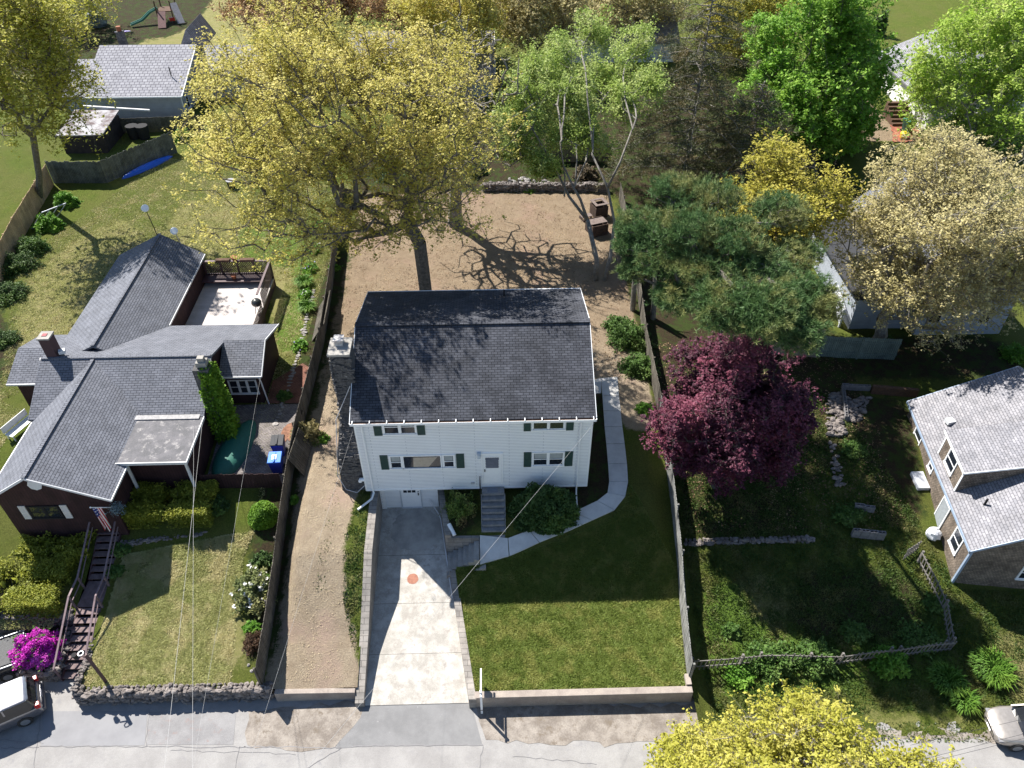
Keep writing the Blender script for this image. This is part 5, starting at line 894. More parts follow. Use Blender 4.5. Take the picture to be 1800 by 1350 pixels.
# lawns: short blades
def vnoise(X, Y, cell, seed):
    g = np.random.default_rng(seed).random((256, 256)); x, y = X/cell+1000, Y/cell+1000; i, j = np.floor(x).astype(int), np.floor(y).astype(int); u, v = x-i, y-j; u, v = u*u*(3-2*u), v*v*(3-2*v); G_ = lambda a, b: g[a % 256, b % 256]
    return G_(i, j)*(1-u)*(1-v)+G_(i+1, j)*u*(1-v)+G_(i, j+1)*(1-u)*v+G_(i+1, j+1)*u*v
def turf(name, label, pts, mat, n, hgt, seed):
    rng = np.random.default_rng(seed); P = np.array(pts); x0, y0 = P.min(0); x1, y1 = P.max(0); X = rng.uniform(x0, x1, n); Y = rng.uniform(y0, y1, n); m = inpoly(X, Y, [tuple(p) for p in pts]); X, Y = X[m], Y[m]
    Z = Hv(X, Y)-.02; a = rng.uniform(0, 6.28, len(X)); clump = .55+.45*vnoise(X, Y, .28, seed)+.5*vnoise(X, Y, .11, seed+1); h = hgt*clump*rng.uniform(.5, 1.2, len(X)); w_ = .03+rng.random(len(X))*.02; p = np.stack([X, Y, Z], 1); sd = np.stack([np.cos(a), np.sin(a), a*0], 1)*w_[:, None]; tp = p+np.stack([rng.normal(size=len(X))*.06, rng.normal(size=len(X))*.06, h], 1)
    V = np.stack([p-sd, p+sd, tp], 1).reshape(-1, 3); o = npmesh(name, V, np.arange(3*len(X)).reshape(-1, 3), mat); tag(o, label, 'grass', kind='stuff')
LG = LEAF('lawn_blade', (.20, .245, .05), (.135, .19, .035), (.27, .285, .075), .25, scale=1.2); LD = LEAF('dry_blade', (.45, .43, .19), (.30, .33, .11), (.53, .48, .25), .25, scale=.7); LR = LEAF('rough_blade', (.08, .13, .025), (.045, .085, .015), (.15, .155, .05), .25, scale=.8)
turf('grass', 'short green grass of the front lawn above the street wall', [(XR(-3.9)+.4, -3.9), (XR(-10.3)+.4, -10.25), (10.1, -10.2), (10.6, -4), (8.6, .4), (8.4, -.6), (7.2, -1.7), (2.2, -3.3)], LG, 420000, .07, 301)
turf('grass', 'straw tinged grass of the lawn below the brown cottage', [(-19.0, -9.5), (-12.0, -9.6), (-12.6, -3), (-12.2, -1.6), (-19.0, -2.8)], LD, 380000, .06, 302)
turf('grass', 'grass on the back lawn of the brown cottage', [(-12, -.5), (-11.5, 36), (-30, 42), (-36, 24), (-30, 8), (-26, 12), (-26, 21), (-14.5, 21), (-14.5, 9)], LD, 300000, .09, 303)
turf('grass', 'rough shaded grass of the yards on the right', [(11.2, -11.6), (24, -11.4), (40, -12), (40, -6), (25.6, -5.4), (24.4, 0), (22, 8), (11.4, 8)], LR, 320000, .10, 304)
turf('grass', 'weedy grass strip along the left driveway wall', [(-6.2, -8), (-5.9, -8.4), (-5.9, .2), (-6.5, .2), (-7.0, -3), (-6.8, -6)], LR, 5000, .08, 305)
turf('grass', 'grass at the left edge around the olive hedge', [(-34, -6.6), (-21.5, -6.6), (-21.6, -5.6), (-28, -3), (-28, 7), (-36, 12)], LD, 130000, .08, 306)

turf('weeds', 'sparse pale weeds down the middle of the sandy side strip', [(-8.3, -5.5), (-7.8, -5.5), (-7.5, 2.5), (-8.0, 4)], LR, 500, .07, 307)
turf('weeds', 'thin green weeds scattered in the gravel verge', [(10.6, -12.6), (24, -13), (24, -12), (10.5, -11.8)], LR, 3500, .10, 308)
turf('weeds', 'tufts of grass at the foot of the sign post', [(-.1, -12.2), (.9, -12.3), (.9, -10.8), (-.3, -10.8)], LR, 3000, .09, 309) if False else None

def scatter(name, label, pts, mat, n, size, seed, kind='stuff'):
    rng = np.random.default_rng(seed); P = np.array(pts); x0, y0 = P.min(0); x1, y1 = P.max(0); X = rng.uniform(x0, x1, n); Y = rng.uniform(y0, y1, n); m = inpoly(X, Y, [tuple(p) for p in pts]) & (vnoise(X, Y, .9, seed) > rng.random(n)*.9); X, Y = X[m], Y[m]
    c = np.stack([X, Y, Hv(X, Y)+.03], 1); V, Fq = leaf_quads(c, size, rng, 2.2, .8); tag(npmesh(name, V, Fq, mat), label, 'litter', kind=kind)
BL = LEAF('dead_leaf', (.20, .12, .06), (.11, .07, .04), (.34, .24, .13), 0); SL = LEAF('straw_chip', (.5, .42, .27), (.36, .29, .18), None, 0)
scatter('leaf_litter', 'dead leaves and twigs strewn over the bare dirt behind the white house', [(-10, 9.4), (11, 9.4), (11.2, 34), (-10, 34.5)], BL, 26000, .075, 401)
scatter('straw_chips', 'pale straw and clods strewn along the sandy side strip', [(-10.1, -9.5), (-6.8, -9.5), (-6.9, 9), (-10.1, 14)], SL, 14000, .035, 402)
scatter('leaf_litter', 'brown leaf litter under the trees of the right hand yard', [(11.4, -2), (24, -2), (25, 12), (11.4, 13)], BL, 9000, .08, 403)
scatter('leaf_litter', 'dead leaves blown against the street wall and verge', [(-9.5, -12.3), (23, -13.0), (23, -10.8), (-9.5, -10.3)], BL, 1500, .06, 404) if False else None
# ================================================================ fences
def board_fence(name, label, pts, h, mat, bw=.14, zt=None, rail=True, gap=.012, jag=.03, th=.025, side=-1, cat='fence', panel=2.4):
    t = thing(name, label, cat, (pts[0][0], pts[0][1], H(*pts[0][:2]))); rr = random.Random(len(label)); mb = MB(); rl = MB(); d = 0; k = 0
    for a, b in zip(pts, pts[1:]):
        L = math.dist(a[:2], b[:2]); ux, uy = (b[0]-a[0])/L, (b[1]-a[1])/L; n = max(1, int(L/bw)); s_ = L/n
        for i in range(n):
            x, y = a[0]+ux*(i+.5)*s_, a[1]+uy*(i+.5)*s_; g = H(x, y); hh = h+rr.uniform(-jag, jag); wv = rr.uniform(-.006, .006)
            mb.rbox((x-uy*wv, y+ux*wv, g+hh/2-.05), (s_-gap, th, hh+.1), math.atan2(uy, ux)); d += s_
            if d > panel: mb.build('panel', mat, t); mb = MB(); d = 0
        if rail:
            m_ = max(1, int(L/2.4))
            for i in range(m_):
                p, q = (a[0]+ux*L*i/m_, a[1]+uy*L*i/m_), (a[0]+ux*L*(i+1)/m_, a[1]+uy*L*(i+1)/m_); o = .045*side
                for f in (.25, .8): rl.bar((p[0]-uy*o, p[1]+ux*o, H(*p)+h*f), (q[0]-uy*o, q[1]+ux*o, H(*q)+h*f), .05, .09)
                ps = MB(); ps.rbox((p[0]-uy*o*1.8, p[1]+ux*o*1.8, H(*p)+h/2), (.09, .09, h)); ps.build('post', mat, t)
    if mb.v: mb.build('panel', mat, t)
    if rl.v: rl.build('rails', mat, t)
    return t
g2 = lambda *p: [tuple(G(*q)[:2]) for q in p]
board_fence('board_fence', 'long weathered board fence between the left lawn and the sandy side strip', [(-10.35, -9.7), (-10.5, -3), (-10.55, 4), (-10.5, 13), (-10.9, 20), (-11.6, 29), (-12, 35)], 1.65, FENCE, side=1)
board_fence('board_fence', 'pale grey board fence right of the front lawn', [(10.25, -9.9), (10.75, -4), (11.05, 3.5), (11.15, 6)], 1.6, BR('pale_boards', (.34, .34, .32), (.26, .26, .25), (.06, .06, .06), 8, .14, .008, .9, .5, rot=True, noise=.7), side=-1)
board_fence('board_fence', 'mossy board fence behind the leafy bushes by the side path', [(11.15, 6.1), (11.3, 13), (11.9, 21), (12.2, 33)], 1.6, FENCE, side=-1)
board_fence('board_fence', 'tan cedar board fence running up the left edge', g2((-6, 515), (40, 420), (95, 325)), 2.0, FENCET, side=1)
board_fence('board_fence', 'leaning grey board fence in two runs behind the blue kayak', g2((95, 322), (188, 322), (312, 268)), 2.1, FENCEB, jag=.07, side=1)
board_fence('board_fence', 'dark board fence beyond the back stone wall', g2((960, 285), (1075, 285)), 1.8, FENCE, side=-1)
board_fence('board_fence', 'long brown board fence in front of the pale cottage', g2((205, 235), (360, 228)), 1.5, FENCE, side=1)
board_fence('board_fence', 'green painted panel fence beside the tan tree', g2((1438, 626), (1572, 632)), 1.75, BR('green_grey_boards', (.22, .28, .25), (.17, .22, .2), (.03, .04, .035), 8, .12, .008, .9, .5, rot=True, noise=.5), side=-1)
board_fence('board_fence', 'plain brown plywood fence panel under the pine', g2((1338, 622), (1436, 628)), 2.3, M('plywood_brown', (.38, .31, .25), (.27, .215, .175), 2, 12, .9, .3), bw=1.2, gap=.03, side=-1)
board_fence('board_fence', 'white painted fence left of the grey clapboard house', g2((1476, 575), (1450, 480)), 1.5, PAINT('white_fence', (.6, .62, .66), .6), bw=.15, gap=.04, side=1)
board_fence('board_gate', 'dark maroon board fence closing off the brick patio', [(-15.4, .95), (-11.0, .9)], 1.15, BROWN, side=1, cat='fence')
# loose panels leaning on the left fence
for px0, px1, hh, lab in (((548, 600), (560, 540), 1.5, 'loose grey fence panel leaning out near the stone chimney'), ((535, 838), (552, 778), 1.5, 'loose mossy fence panel leaning under the hanging vine'), ((528, 745), (537, 708), 1.2, 'narrow loose board leaning on the left fence')):
    a = G(*px0); b = G(*px1); t = MB(); L = math.dist(a[:2], b[:2]); n = max(1, int(L/.16)); ux, uy = (b[0]-a[0])/L, (b[1]-a[1])/L
    ox = -10.42-(a[0]+b[0])/2
    for i in range(n if 'narrow' not in lab else 1):
        x, y = a[0]+ux*(i+.5)*L/n, a[1]+uy*(i+.5)*L/n; p = np.array([x, y, a[2]]); q = np.array([x+ox, y, a[2]+hh]); t.prism([p+np.array([0, -.07, 0]), p+np.array([0, .07, 0]), p+np.array([.03, .07, 0]), p+np.array([.03, -.07, 0])], [q+np.array([0, -.07, 0]), q+np.array([0, .07, 0]), q+np.array([.03, .07, 0]), q+np.array([.03, -.07, 0])])
    tag(t.build('fence_panel', FENCE), lab, 'fence panel')
# picket fences on the right: open slats
def picket(label, pts, h, sp=.22, w_=.07, lean=.1):
    t = thing('picket_fence', label, 'fence', (pts[0][0], pts[0][1], H(*pts[0]))); PM = M('silvered_wood', (.30, .28, .26), (.2, .185, .17), 5, 30, .95, .4); rr = random.Random(5)
    mb = MB(); rl = MB(); d = 0
    for a, b in zip(pts, pts[1:]):
        L = math.dist(a, b); ux, uy = (b[0]-a[0])/L, (b[1]-a[1])/L; n = int(L/sp)
        for i in range(n+1):
            s = i*L/n; x, y = a[0]+ux*s, a[1]+uy*s; g = H(x, y)+.05*math.sin(s*1.3); hh = h*rr.uniform(.93, 1.05); lx, ly = -uy*lean+rr.uniform(-.03, .03), ux*lean*-1+rr.uniform(-.03, .03)
            mb.bar((x, y, g), (x+lx, y+ly, g+hh), w_, .02)
            if i % 12 == 11: mb.build('pickets', PM, t); mb = MB()
            if i % 11 == 0: ps = MB(); ps.rbox((x, y+.06, g+h*.45), (.1, .1, h*.95)); ps.build('post', PM, t)
        m_ = max(2, int(L/1.2))
        for i in range(m_):
            p, q = (a[0]+ux*L*i/m_, a[1]+uy*L*i/m_), (a[0]+ux*L*(i+1)/m_, a[1]+uy*L*(i+1)/m_)
            for f in (.25, .85): zz = lambda P, S: H(*P)+.05*math.sin(S*1.3)+h*f; rl.bar((p[0]-uy*lean*f, p[1]-ux*lean*f, zz(p, L*i/m_)), (q[0]-uy*lean*f, q[1]-ux*lean*f, zz(q, L*(i+1)/m_)), .035, .07)
    mb.build('pickets', PM, t); rl.build('rails', PM, t); return t
picket('wavy grey picket fence along the verge of the shaded yard', [(10.5, -9.3), (14, -9.0), (18, -9.15), (21, -8.85), (23.9, -8.5)], 1.05)
picket('leaning grey picket fence running back to the shingle house', [(23.95, -8.4), (24.3, -6.5), (23.9, -3.9)], 1.05)
t = thing('garden_gate', 'small weathered gate at the end of the picket fence', 'gate', G(1600, 975)); q = G(1600, 975); mb = MB()
for i in range(6): mb.bar((q[0]-.5+i*.17, q[1]-.3+i*.1, q[2]), (q[0]-.5+i*.17, q[1]-.3+i*.1, q[2]+.95), .06, .02)
mb.build('slats', M('silvered_wood', (0, 0, 0)), t); mb = MB(); mb.bar((q[0]-.55, q[1]-.3, q[2]+.3), (q[0]+.45, q[1]+.25, q[2]+.3), .04, .07); mb.bar((q[0]-.55, q[1]-.3, q[2]+.8), (q[0]+.45, q[1]+.25, q[2]+.8), .04, .07); mb.build('rails', M('silvered_wood', (0, 0, 0)), t)
# ================================================================ entrance stairs
ES = thing('entrance_stairs', 'long mauve painted wooden stairs climbing to the brown cottage', 'stairs', (-20, -8.7, SZ)); sx0, sx1 = -20.55, -19.42
for i in range(8):
    z = SZ+.18*(i+1); y = -8.75+i*.40; mb = MB(); mb.box(sx0, sx1, y, y+.36, z-.04, z); mb.build('tread', STEPW, ES)
mb = MB(); mb.box(sx0-.1, sx1+.1, -5.52, -3.95, -.1, -.05); mb.build('landing', STEPW, ES)
for i in range(8):
    z = .12+.17*i; y = -3.95+i*.36; mb = MB(); mb.box(sx0, sx1, y, y+.33, z-.04, z); mb.build('tread', STEPW, ES)
mb = MB(); mb.box(sx0-.1, sx1+1.4, -1.07, .4, 1.25, 1.31); mb.build('upper_landing', STEPW, ES)
mb = MB()
for x in (sx0-.06, sx1+.0):
    mb.prism([(x, -8.8, SZ-.05), (x+.06, -8.8, SZ-.05), (x+.06, -5.5, -.5), (x, -5.5, -.5)], [(x, -8.8, SZ+.2), (x+.06, -8.8, SZ+.2), (x+.06, -5.5, 0), (x, -5.5, 0)])
    mb.prism([(x, -3.95, -.3), (x+.06, -3.95, -.3), (x+.06, -1.07, .9), (x, -1.07, .9)], [(x, -3.95, .1), (x+.06, -3.95, .1), (x+.06, -1.07, 1.36), (x, -1.07, 1.36)])
mb.build('stringer', MAROON, ES)
for x, yb_ in ((sx0-.12, -8.7), (sx1+.1, -8.3)):
    mb = MB(); P_ = [(x, yb_, -.45), (x, -5.55, .95), (x, -4.4, .95), (x, -1.1, 2.3)]
    for a, b in zip(P_, P_[1:]): mb.bar(a, b, .09, .05)
    for (px_, py_, pz), zb in zip(P_, (SZ, -.1, -.1, 1.2)): mb.bar((px_, py_, zb), (px_, py_, pz), .08)
    for a, b in zip(P_, P_[1:]): mb.bar((a[0], a[1], a[2]-.45), (b[0], b[1], b[2]-.45), .04, .05)
    mb.build('handrail', M('rail_mauve', (.22, .16, .17), (.15, .11, .12), 4, 20, .7, .2), ES)
# lamp post
t = thing('lamp_post', 'dark wooden lamp post beside the foot of the entrance stairs', 'lamp post', (-17.95, -9.35, -.7)); mb = MB(); mb.bar((-17.95, -9.35, -.8), (-18.25, -9.12, 1.55), .14); mb.bar((-18.22, -9.14, 1.25), (-18.75, -9.05, 1.5), .05); mb.build('post', MAROON, t)
mb = MB(); n = 12
for i in range(n): a, b = 2*math.pi*i/n, 2*math.pi*(i+1)/n; mb.bar((-18.45+.12*math.cos(a), -9.1+.12*math.sin(a), 1.62), (-18.45+.12*math.cos(b), -9.1+.12*math.sin(b), 1.62), .04)
mb.build('ring', WHITE, t); mb = MB(); mb.cyl((-18.85, -9.05, 1.15), .1, .28, 8, .13); mb.build('lantern', DARK, t)
# real estate sign, edge on to the street
t = thing('sign_post', 'white sign post with a hanging panel at the corner of the front lawn', 'sign', (.2, -10.95, SZ)); mb = MB(); mb.box(.16, .26, -11.0, -10.9, SZ-.1, SZ+2.15); mb.build('post', WHITE, t)
mb = MB(); mb.box(.175, .245, -11.15, -9.75, SZ+1.93, SZ+2.0); mb.build('arm', WHITE, t); mb = MB(); mb.box(.195, .225, -10.75, -9.9, SZ+1.15, SZ+1.8); mb.build('panel', M('sign_blue_white', (.65, .7, .75), (.18, .35, .55), 5, 12, .5, 0), t)
mb = MB()
for y in (-10.6, -10.05): mb.bar((.21, y, SZ+1.8), (.21, y, SZ+1.93), .015)
mb.build('hooks', DARK, t); mb = MB(); mb.box(.15, .27, -11.01, -10.89, SZ+.35, SZ+.4); mb.build('band', DARK, t)
# ================================================================ flag
t = thing('flag', 'striped national flag hanging from a white pole at the cottage corner', 'flag', (-18.95, -1.75, 3.4)); A = np.array([-19.0, -1.75, 3.3]); B = atz(159, 892, 4.0); mb = MB(); mb.tube([A, B], .025, 6); mb.ball(tuple(B), .05, 8); mb.build('pole', WHITE, t)
n, m_ = 13, 26; V = []; d = (A-B)/np.linalg.norm(A-B)
for j in range(m_+1):
    v = j/m_; squeeze = .75-.25*v
    for i in range(n+1):
        u = i/n; p = B+d*(.05+u*.62*squeeze)+np.array([0, 0, -1.75*v-.10*u*v]); p = p+np.array([.08*math.sin(u*9+v*3)*v+.12*v, -.13*math.sin(u*11+v*2)*(.3+v), 0]); V.append(p)
FR_, FW_, FB_ = PAINT('flag_red', (.5, .02, .04), .8), PAINT('flag_white', (.75, .75, .77), .8), PAINT('flag_blue', (.02, .035, .2), .8); Fq, mi = [], []
for j in range(m_):
    for i in range(n):
        Fq.append((j*(n+1)+i, j*(n+1)+i+1, (j+1)*(n+1)+i+1, (j+1)*(n+1)+i)); can = i < 7 and j < 10
        mi.append((1 if (i % 2 == 0 and j % 3 == 1) else 2) if can else (0 if i % 2 == 0 else 1))
npmesh('cloth', np.array(V)-np.array([-18.95, -1.75, 3.4]), Fq, [FR_, FW_, FB_], t, mi, smooth=True)
t = thing('hanging_basket', 'hanging basket with blue grey foliage at the porch corner of the cottage', 'plant', (-18.7, -1.9, 3.3)); mb = MB(); mb.ball((-18.7, -1.9, 3.3), (.2, .2, .16), 10); mb.build('basket', DARK, t)
rng = np.random.default_rng(8); pp = rng.normal(size=(700, 3))*np.array([.16, .16, .14]); V, Fq = leaf_quads(pp+np.array([0, 0, .1]), .08, rng); npmesh('foliage', V, Fq, LEAF('blue_grey_leaf', (.25, .33, .36), (.12, .18, .2)), t)
# ================================================================ vehicles
def loft(mb, secs, close=True):
    b = len(mb.v); k = len(secs[0])
    for s in secs: mb.v += [tuple(p) for p in s]
    fs = [(b+i*k+j, b+i*k+j+1, b+(i+1)*k+j+1, b+(i+1)*k+j) for i in range(len(secs)-1) for j in range(k-1)]
    fs += [tuple(b+j for j in range(k)), tuple(b+(len(secs)-1)*k+j for j in range(k-1, -1, -1))]; mb.f += fs; mb.m += [mb.cur]*len(fs)
def sec(x, w_, zb, zs, zt, crown=.03, tum=.86):
    P = [(.90, zb), (.985, zb+.08), (1., zb+(zs-zb)*.45), (.995, zs-.10), (.965, zs-.02), (.92, zs+(zt-zs)*.5), (tum, zt), (tum*.75, zt+crown*.6), (tum*.4, zt+crown)]
    return [(x, -w_*a, z) for a, z in P]+[(x, 0, zt+crown*1.15)]+[(x, w_*a, z) for a, z in P[::-1]]
def wheel(t, x, y, z, r=.33):
    mb = MB(); s = 1 if y > 0 else -1; mb.tube([(x, y-s*.11, z), (x, y+s*.11, z)], r, 20); w_ = mb.build('wheel', PAINT('tyre', (.02, .02, .02), .8), t, local=True); mb = MB(); mb.tube([(x, y+s*.10, z), (x, y+s*.118, z)], r*.62, 16); mb.build('rim', PAINT('rim_silver', (.45, .46, .48), .35, .8), w_, local=True)
def car(name, label, cat, loc, rz, L, W, body, prof, cab, roof, glass_top, extras, wheels=(.2, .8), zb=.28):
    t = thing(name, label, cat, loc, rz); mb = MB(); loft(mb, [sec(x*L, w_*W/2, zb+(.12 if x in (0, 1) else 0), zs, zt) for x, w_, zs, zt in prof]); o = mb.build('body', body, t, local=True, smooth=True)
    s = o.modifiers.new('sub', 'SUBSURF'); s.levels = 1; s.render_levels = 2
    if cab:
        mb = MB(); loft(mb, [[(x*L, -w0*W/2, z0), (x*L, -w1*W/2, z1), (x*L, -w1*W/4, z1+.02*c_), (x*L, 0, z1+.03*c_), (x*L, w1*W/4, z1+.02*c_), (x*L, w1*W/2, z1), (x*L, w0*W/2, z0)] for x, w0, z0, w1, z1, c_ in cab]); mb.build('windows', PAINT('car_glass', (.012, .014, .018), .08, 0, .6), t, local=True)
        mb = MB(); xs = roof; pts = [(-1, .86), (-.6, .9), (0, .92), (.6, .9), (1, .86)]
        zt = lambda x, f: glass_top+.035-.05*abs(f)**3
        loft(mb, [[(x*L, f*w_*W/2, zt(x, f)-dz) for f in (-1, -.9, -.5, 0, .5, .9, 1)]+[(x*L, f*w_*W/2, zt(x, f)-dz-.04) for f in (1, 0, -1)] for x, w_, dz in xs]); mb.build('roof', body, t, local=True, smooth=True)
        for (xa, za), (xb, zb_) in extras.get('pillars', []):
            for s_ in (-1, 1): mb = MB(); mb.bar((xa*L, s_*W/2*.90, za), (xb*L, s_*W/2*.74, zb_), .07, .05); mb.build('pillar', body, t, local=True)
    for x in wheels:
        for s_ in (-1, 1): wheel(t, x*L, s_*(W/2-.09), .33)
    for nm, m, x, y, z, sz in extras.get('boxes', []): mb = MB(); mb.rbox((x*L, y*W/2, z), sz); mb.build(nm, m, t, local=True, bevel=.02)
    return t
RED = PAINT('lamp_red', (.5, .02, .02), .25); CLR = PAINT('lamp_clear', (.22, .22, .23), .2); SILV = PAINT('car_champagne', (.36, .33, .30), .32, .55, .5, .6); SUVG = PAINT('car_dark_grey', (.22, .22, .24), .3, .75, .5, .8); TRK = PAINT('truck_black', (.02, .022, .028), .25, .2, .5, .6)
# rear at x = 0
car('parked_suv', 'dark silver hatchback parked nose in at the left edge of the street', 'car', (-20.95, -9.75, SZ), math.radians(207), 4.5, 1.82, SUVG,
    [(0, .72, .78, .82), (.012, .86, .86, .92), (.04, .94, .93, .99), (.1, .99, .95, 1.0), (.3, 1, .95, 1.0), (.5, 1, .95, 1.0), (.72, 1, .92, .98), (.86, .97, .83, .9), (.95, .9, .74, .8), (1, .75, .6, .66)],
    [(.03, .92, .93, .72, 1.15, 0), (.1, .96, .93, .74, 1.56, 1), (.5, .96, .93, .78, 1.6, 1), (.62, .96, .93, .76, 1.56, 1), (.78, .92, .93, .7, 1.0, 0)], [(.07, .72, .03), (.12, .78, 0), (.5, .82, 0), (.62, .78, .03)], 1.6,
    {'pillars': [((.03, .95), (.09, 1.58)), ((.32, .95), (.32, 1.6)), ((.78, .95), (.62, 1.57))], 'boxes': [('tail_lamp', RED, .03, .80, .96, (.22, .22, .3)), ('tail_lamp', RED, .03, -.80, .96, (.22, .22, .3)), ('bumper', PAINT('bumper_grey', (.09, .09, .10), .6), .012, 0, .50, (.2, 1.5, .22)), ('number_plate', PAINT('plate_grey', (.4, .4, .42), .6), -.002, 0, .72, (.03, .4, .12))]})
t = car('parked_pickup', 'black pickup with a grey bed cover parked beside the hatchback', 'pickup', (-22.6, -7.35, SZ), math.radians(204), 5.4, 1.95, TRK,
    [(0, .95, .98, 1.0), (.02, 1, 1.02, 1.04), (.3, 1, 1.02, 1.04), (.42, 1, 1.02, 1.05), (.7, 1, 1.0, 1.05), (.95, .97, .9, 1.0), (1, .85, .7, .8)],
    [(.40, .94, 1.0, .8, 1.7, 0), (.45, .94, 1.0, .82, 1.8, 1), (.62, .94, 1.0, .8, 1.8, 1), (.72, .92, 1.0, .72, 1.1, 0)], [(.42, .84, .03), (.5, .86, 0), (.62, .82, .02)], 1.8,
    {'pillars': [((.40, 1.0), (.43, 1.78))], 'boxes': [('tail_lamp', RED, .01, .93, .85, (.1, .14, .35)), ('tail_lamp', RED, .01, -.93, .85, (.1, .14, .35)), ('bed_cover', M('ribbed_rubber', (.12, .125, .13), (.08, .08, .085), 12, 40, .7, .3), .19, 0, 1.07, (1.95, 1.6, .04)),
                                                 ('bumper', PAINT('chrome', (.35, .36, .38), .3, .8), -.02, 0, .5, (.16, 1.9, .2)), ('tailgate', TRK, .0, 0, .85, (.08, 1.7, .45)), ('bed_rail', PAINT('rail_silver', (.28, .29, .31), .5, .5), .19, .94, 1.08, (2.0, .08, .05)), ('bed_rail', PAINT('rail_silver', (0, 0, 0)), .19, -.94, 1.08, (2.0, .08, .05)), ('bed_rail', PAINT('rail_silver', (0, 0, 0)), .015, 0, 1.08, (.08, 1.8, .05))]})
car('parked_sedan', 'champagne coloured sedan parked on the street at the right edge', 'car', (23.95, -12.45, SZ), math.radians(-4), 4.7, 1.85, SILV,
    [(0, .50, .52, .56), (.012, .70, .58, .63), (.035, .83, .62, .69), (.07, .92, .67, .76), (.13, .97, .73, .83), (.24, 1, .80, .91), (.4, 1, .87, .95), (.6, 1, .9, .97), (.78, 1, .9, .97), (.9, .97, .88, .95), (.96, .92, .84, .91), (1, .8, .75, .8)],
    [(.235, .74, .90, .60, .93, 1), (.26, .86, .90, .66, 1.0, 1.5), (.33, .91, .90, .70, 1.26, 1.5), (.39, .93, .90, .72, 1.38, 1.5), (.5, .93, .9, .74, 1.42, 1), (.64, .93, .88, .72, 1.38, 1), (.80, .88, .9, .64, .98, 0)], [(.37, .74, .04), (.42, .78, 0), (.6, .78, 0), (.66, .74, .04)], 1.42,
    {'pillars': [((.25, .9), (.38, 1.38)), ((.8, .95), (.65, 1.38))], 'boxes': [('headlight', CLR, .045, .73, .60, (.26, .26, .1)), ('headlight', CLR, .045, -.73, .60, (.26, .26, .1)), ('grille', DARK, .004, 0, .53, (.08, .55, .08)), ('number_plate', WHITE, -.004, 0, .42, (.03, .4, .1))]}, wheels=(.2, .79))
# ================================================================ yard objects
def hull(name, label, cat, a, b, w_, h, mat, z, up=True, n=18):
    a = np.array(a[:2]); b = np.array(b[:2]); L = np.linalg.norm(b-a); u = (b-a)/L; s = np.array([-u[1], u[0]]); mb = MB(); secs = []
    for i in range(n+1):
        f = i/n; wd = w_/2*math.sin(math.pi*min(1, max(0, f)))**.55+.01; hh = h*(math.sin(math.pi*f)**.4*.85+.1); c = a+u*L*f; secs.append([(c[0]+s[0]*wd*math.cos(q), c[1]+s[1]*wd*math.cos(q), z+hh*math.sin(q)) for q in [math.pi*j/10 for j in range(11)]])
    loft(mb, secs); return tag(mb.build(name, mat, smooth=True), label, cat)
k = hull('kayak', 'bright blue kayak lying along the leaning grey fence', 'kayak', atz(213, 312, 2.3), atz(303, 272, 2.3), .95, .4, PAINT('kayak_blue', (.01, .10, .55), .3), 2.13)
hull('boat', 'upturned dark green boat on the patio beside the cottage', 'boat', (-14.75, 1.15), (-13.7, 6.1), 1.95, .75, PAINT('boat_green', (.015, .12, .09), .65), 1.78)
BP = BR('grey_brick_paving', (.30, .27, .26), (.20, .18, .175), (.09, .08, .08), .2, .1, .012, .9, .5, noise=.6); mb = MB()
for y0, y1 in ((1.0, 1.5), (1.5, 4.0), (4.0, 7.3)): mb.add([(-15.4, y0, H(-13, y0)+.05), (-10.75, y0, H(-13, y0)+.05), (-10.75, y1, H(-13, y1)+.05), (-15.4, y1, H(-13, y1)+.05)], [(0, 1, 2, 3)])
tag(mb.build('brick_patio', BP), kind='structure')
flat('red_brick_path', [(-13.2, 7.35), (-10.8, 7.35), (-10.9, 10.6), (-11.6, 11.2), (-13.2, 9.5)], 2.08, BR('red_brick_paving', (.30, .13, .09), (.22, .10, .07), (.1, .06, .05), .2, .1, .012, .9, .5, noise=.6))
tag(MB().ball((0, 0, 0), .1).build('doormat', DARK), None) if False else None
LS = M('orange_leaf_litter', (.36, .19, .12), (.2, .10, .07), 5, 14, .95, .8); mb = MB(); mb.poly([(x, y, 2.075) for x, y, _ in blob(-11.2, 4.8, .55, .75, 0, 26, .2)]); tag(mb.build('leaf_litter', LS), kind='structure')
# stepping border stones
for nm, lab, pts, r_ in (('border_stones', 'row of pale rounded stones edging the border on the left fence', [(-12.2, 5.5), (-12.1, 9), (-12.0, 13), (-12.3, 20)], .17), ('border_stones', 'scattered pale stones edging the bed below the boxwood ball', [tuple(G(*q)[:2]) for q in ((440, 1180), (438, 1150), (452, 1122), (440, 1080))]+[tuple(G(*q)[:2]) for q in ((463, 930), (447, 905))][:0], .10)):
    mb = MB()
    for a, b in zip(pts, pts[1:]):
        L = math.dist(a, b)
        for i in range(int(L/.3)): f = i*.3/L; x, y = a[0]+(b[0]-a[0])*f+rnd.uniform(-.08, .08), a[1]+(b[1]-a[1])*f; rock(mb, (x, y, H(x, y)+.03), r_*rnd.uniform(.6, 1.1), .6)
    tag(mb.build(nm, STONEL), lab, 'stones', kind='stuff')
def rubble(name, label, poly, n, r_, mat=STONE):
    mb = MB(); P = gp(*poly); xs = [p[0] for p in P]; ys_ = [p[1] for p in P]; c = 0
    while c < n:
        x, y = rnd.uniform(min(xs), max(xs)), rnd.uniform(min(ys_), max(ys_))
        if inpoly(np.array([x]), np.array([y]), P)[0]: rock(mb, (x, y, H(x, y)+r_*rnd.uniform(.2, 1.0)), r_*rnd.uniform(.6, 1.3)); c += 1
    tag(mb.build(name, mat), label, 'rubble', kind='stuff')
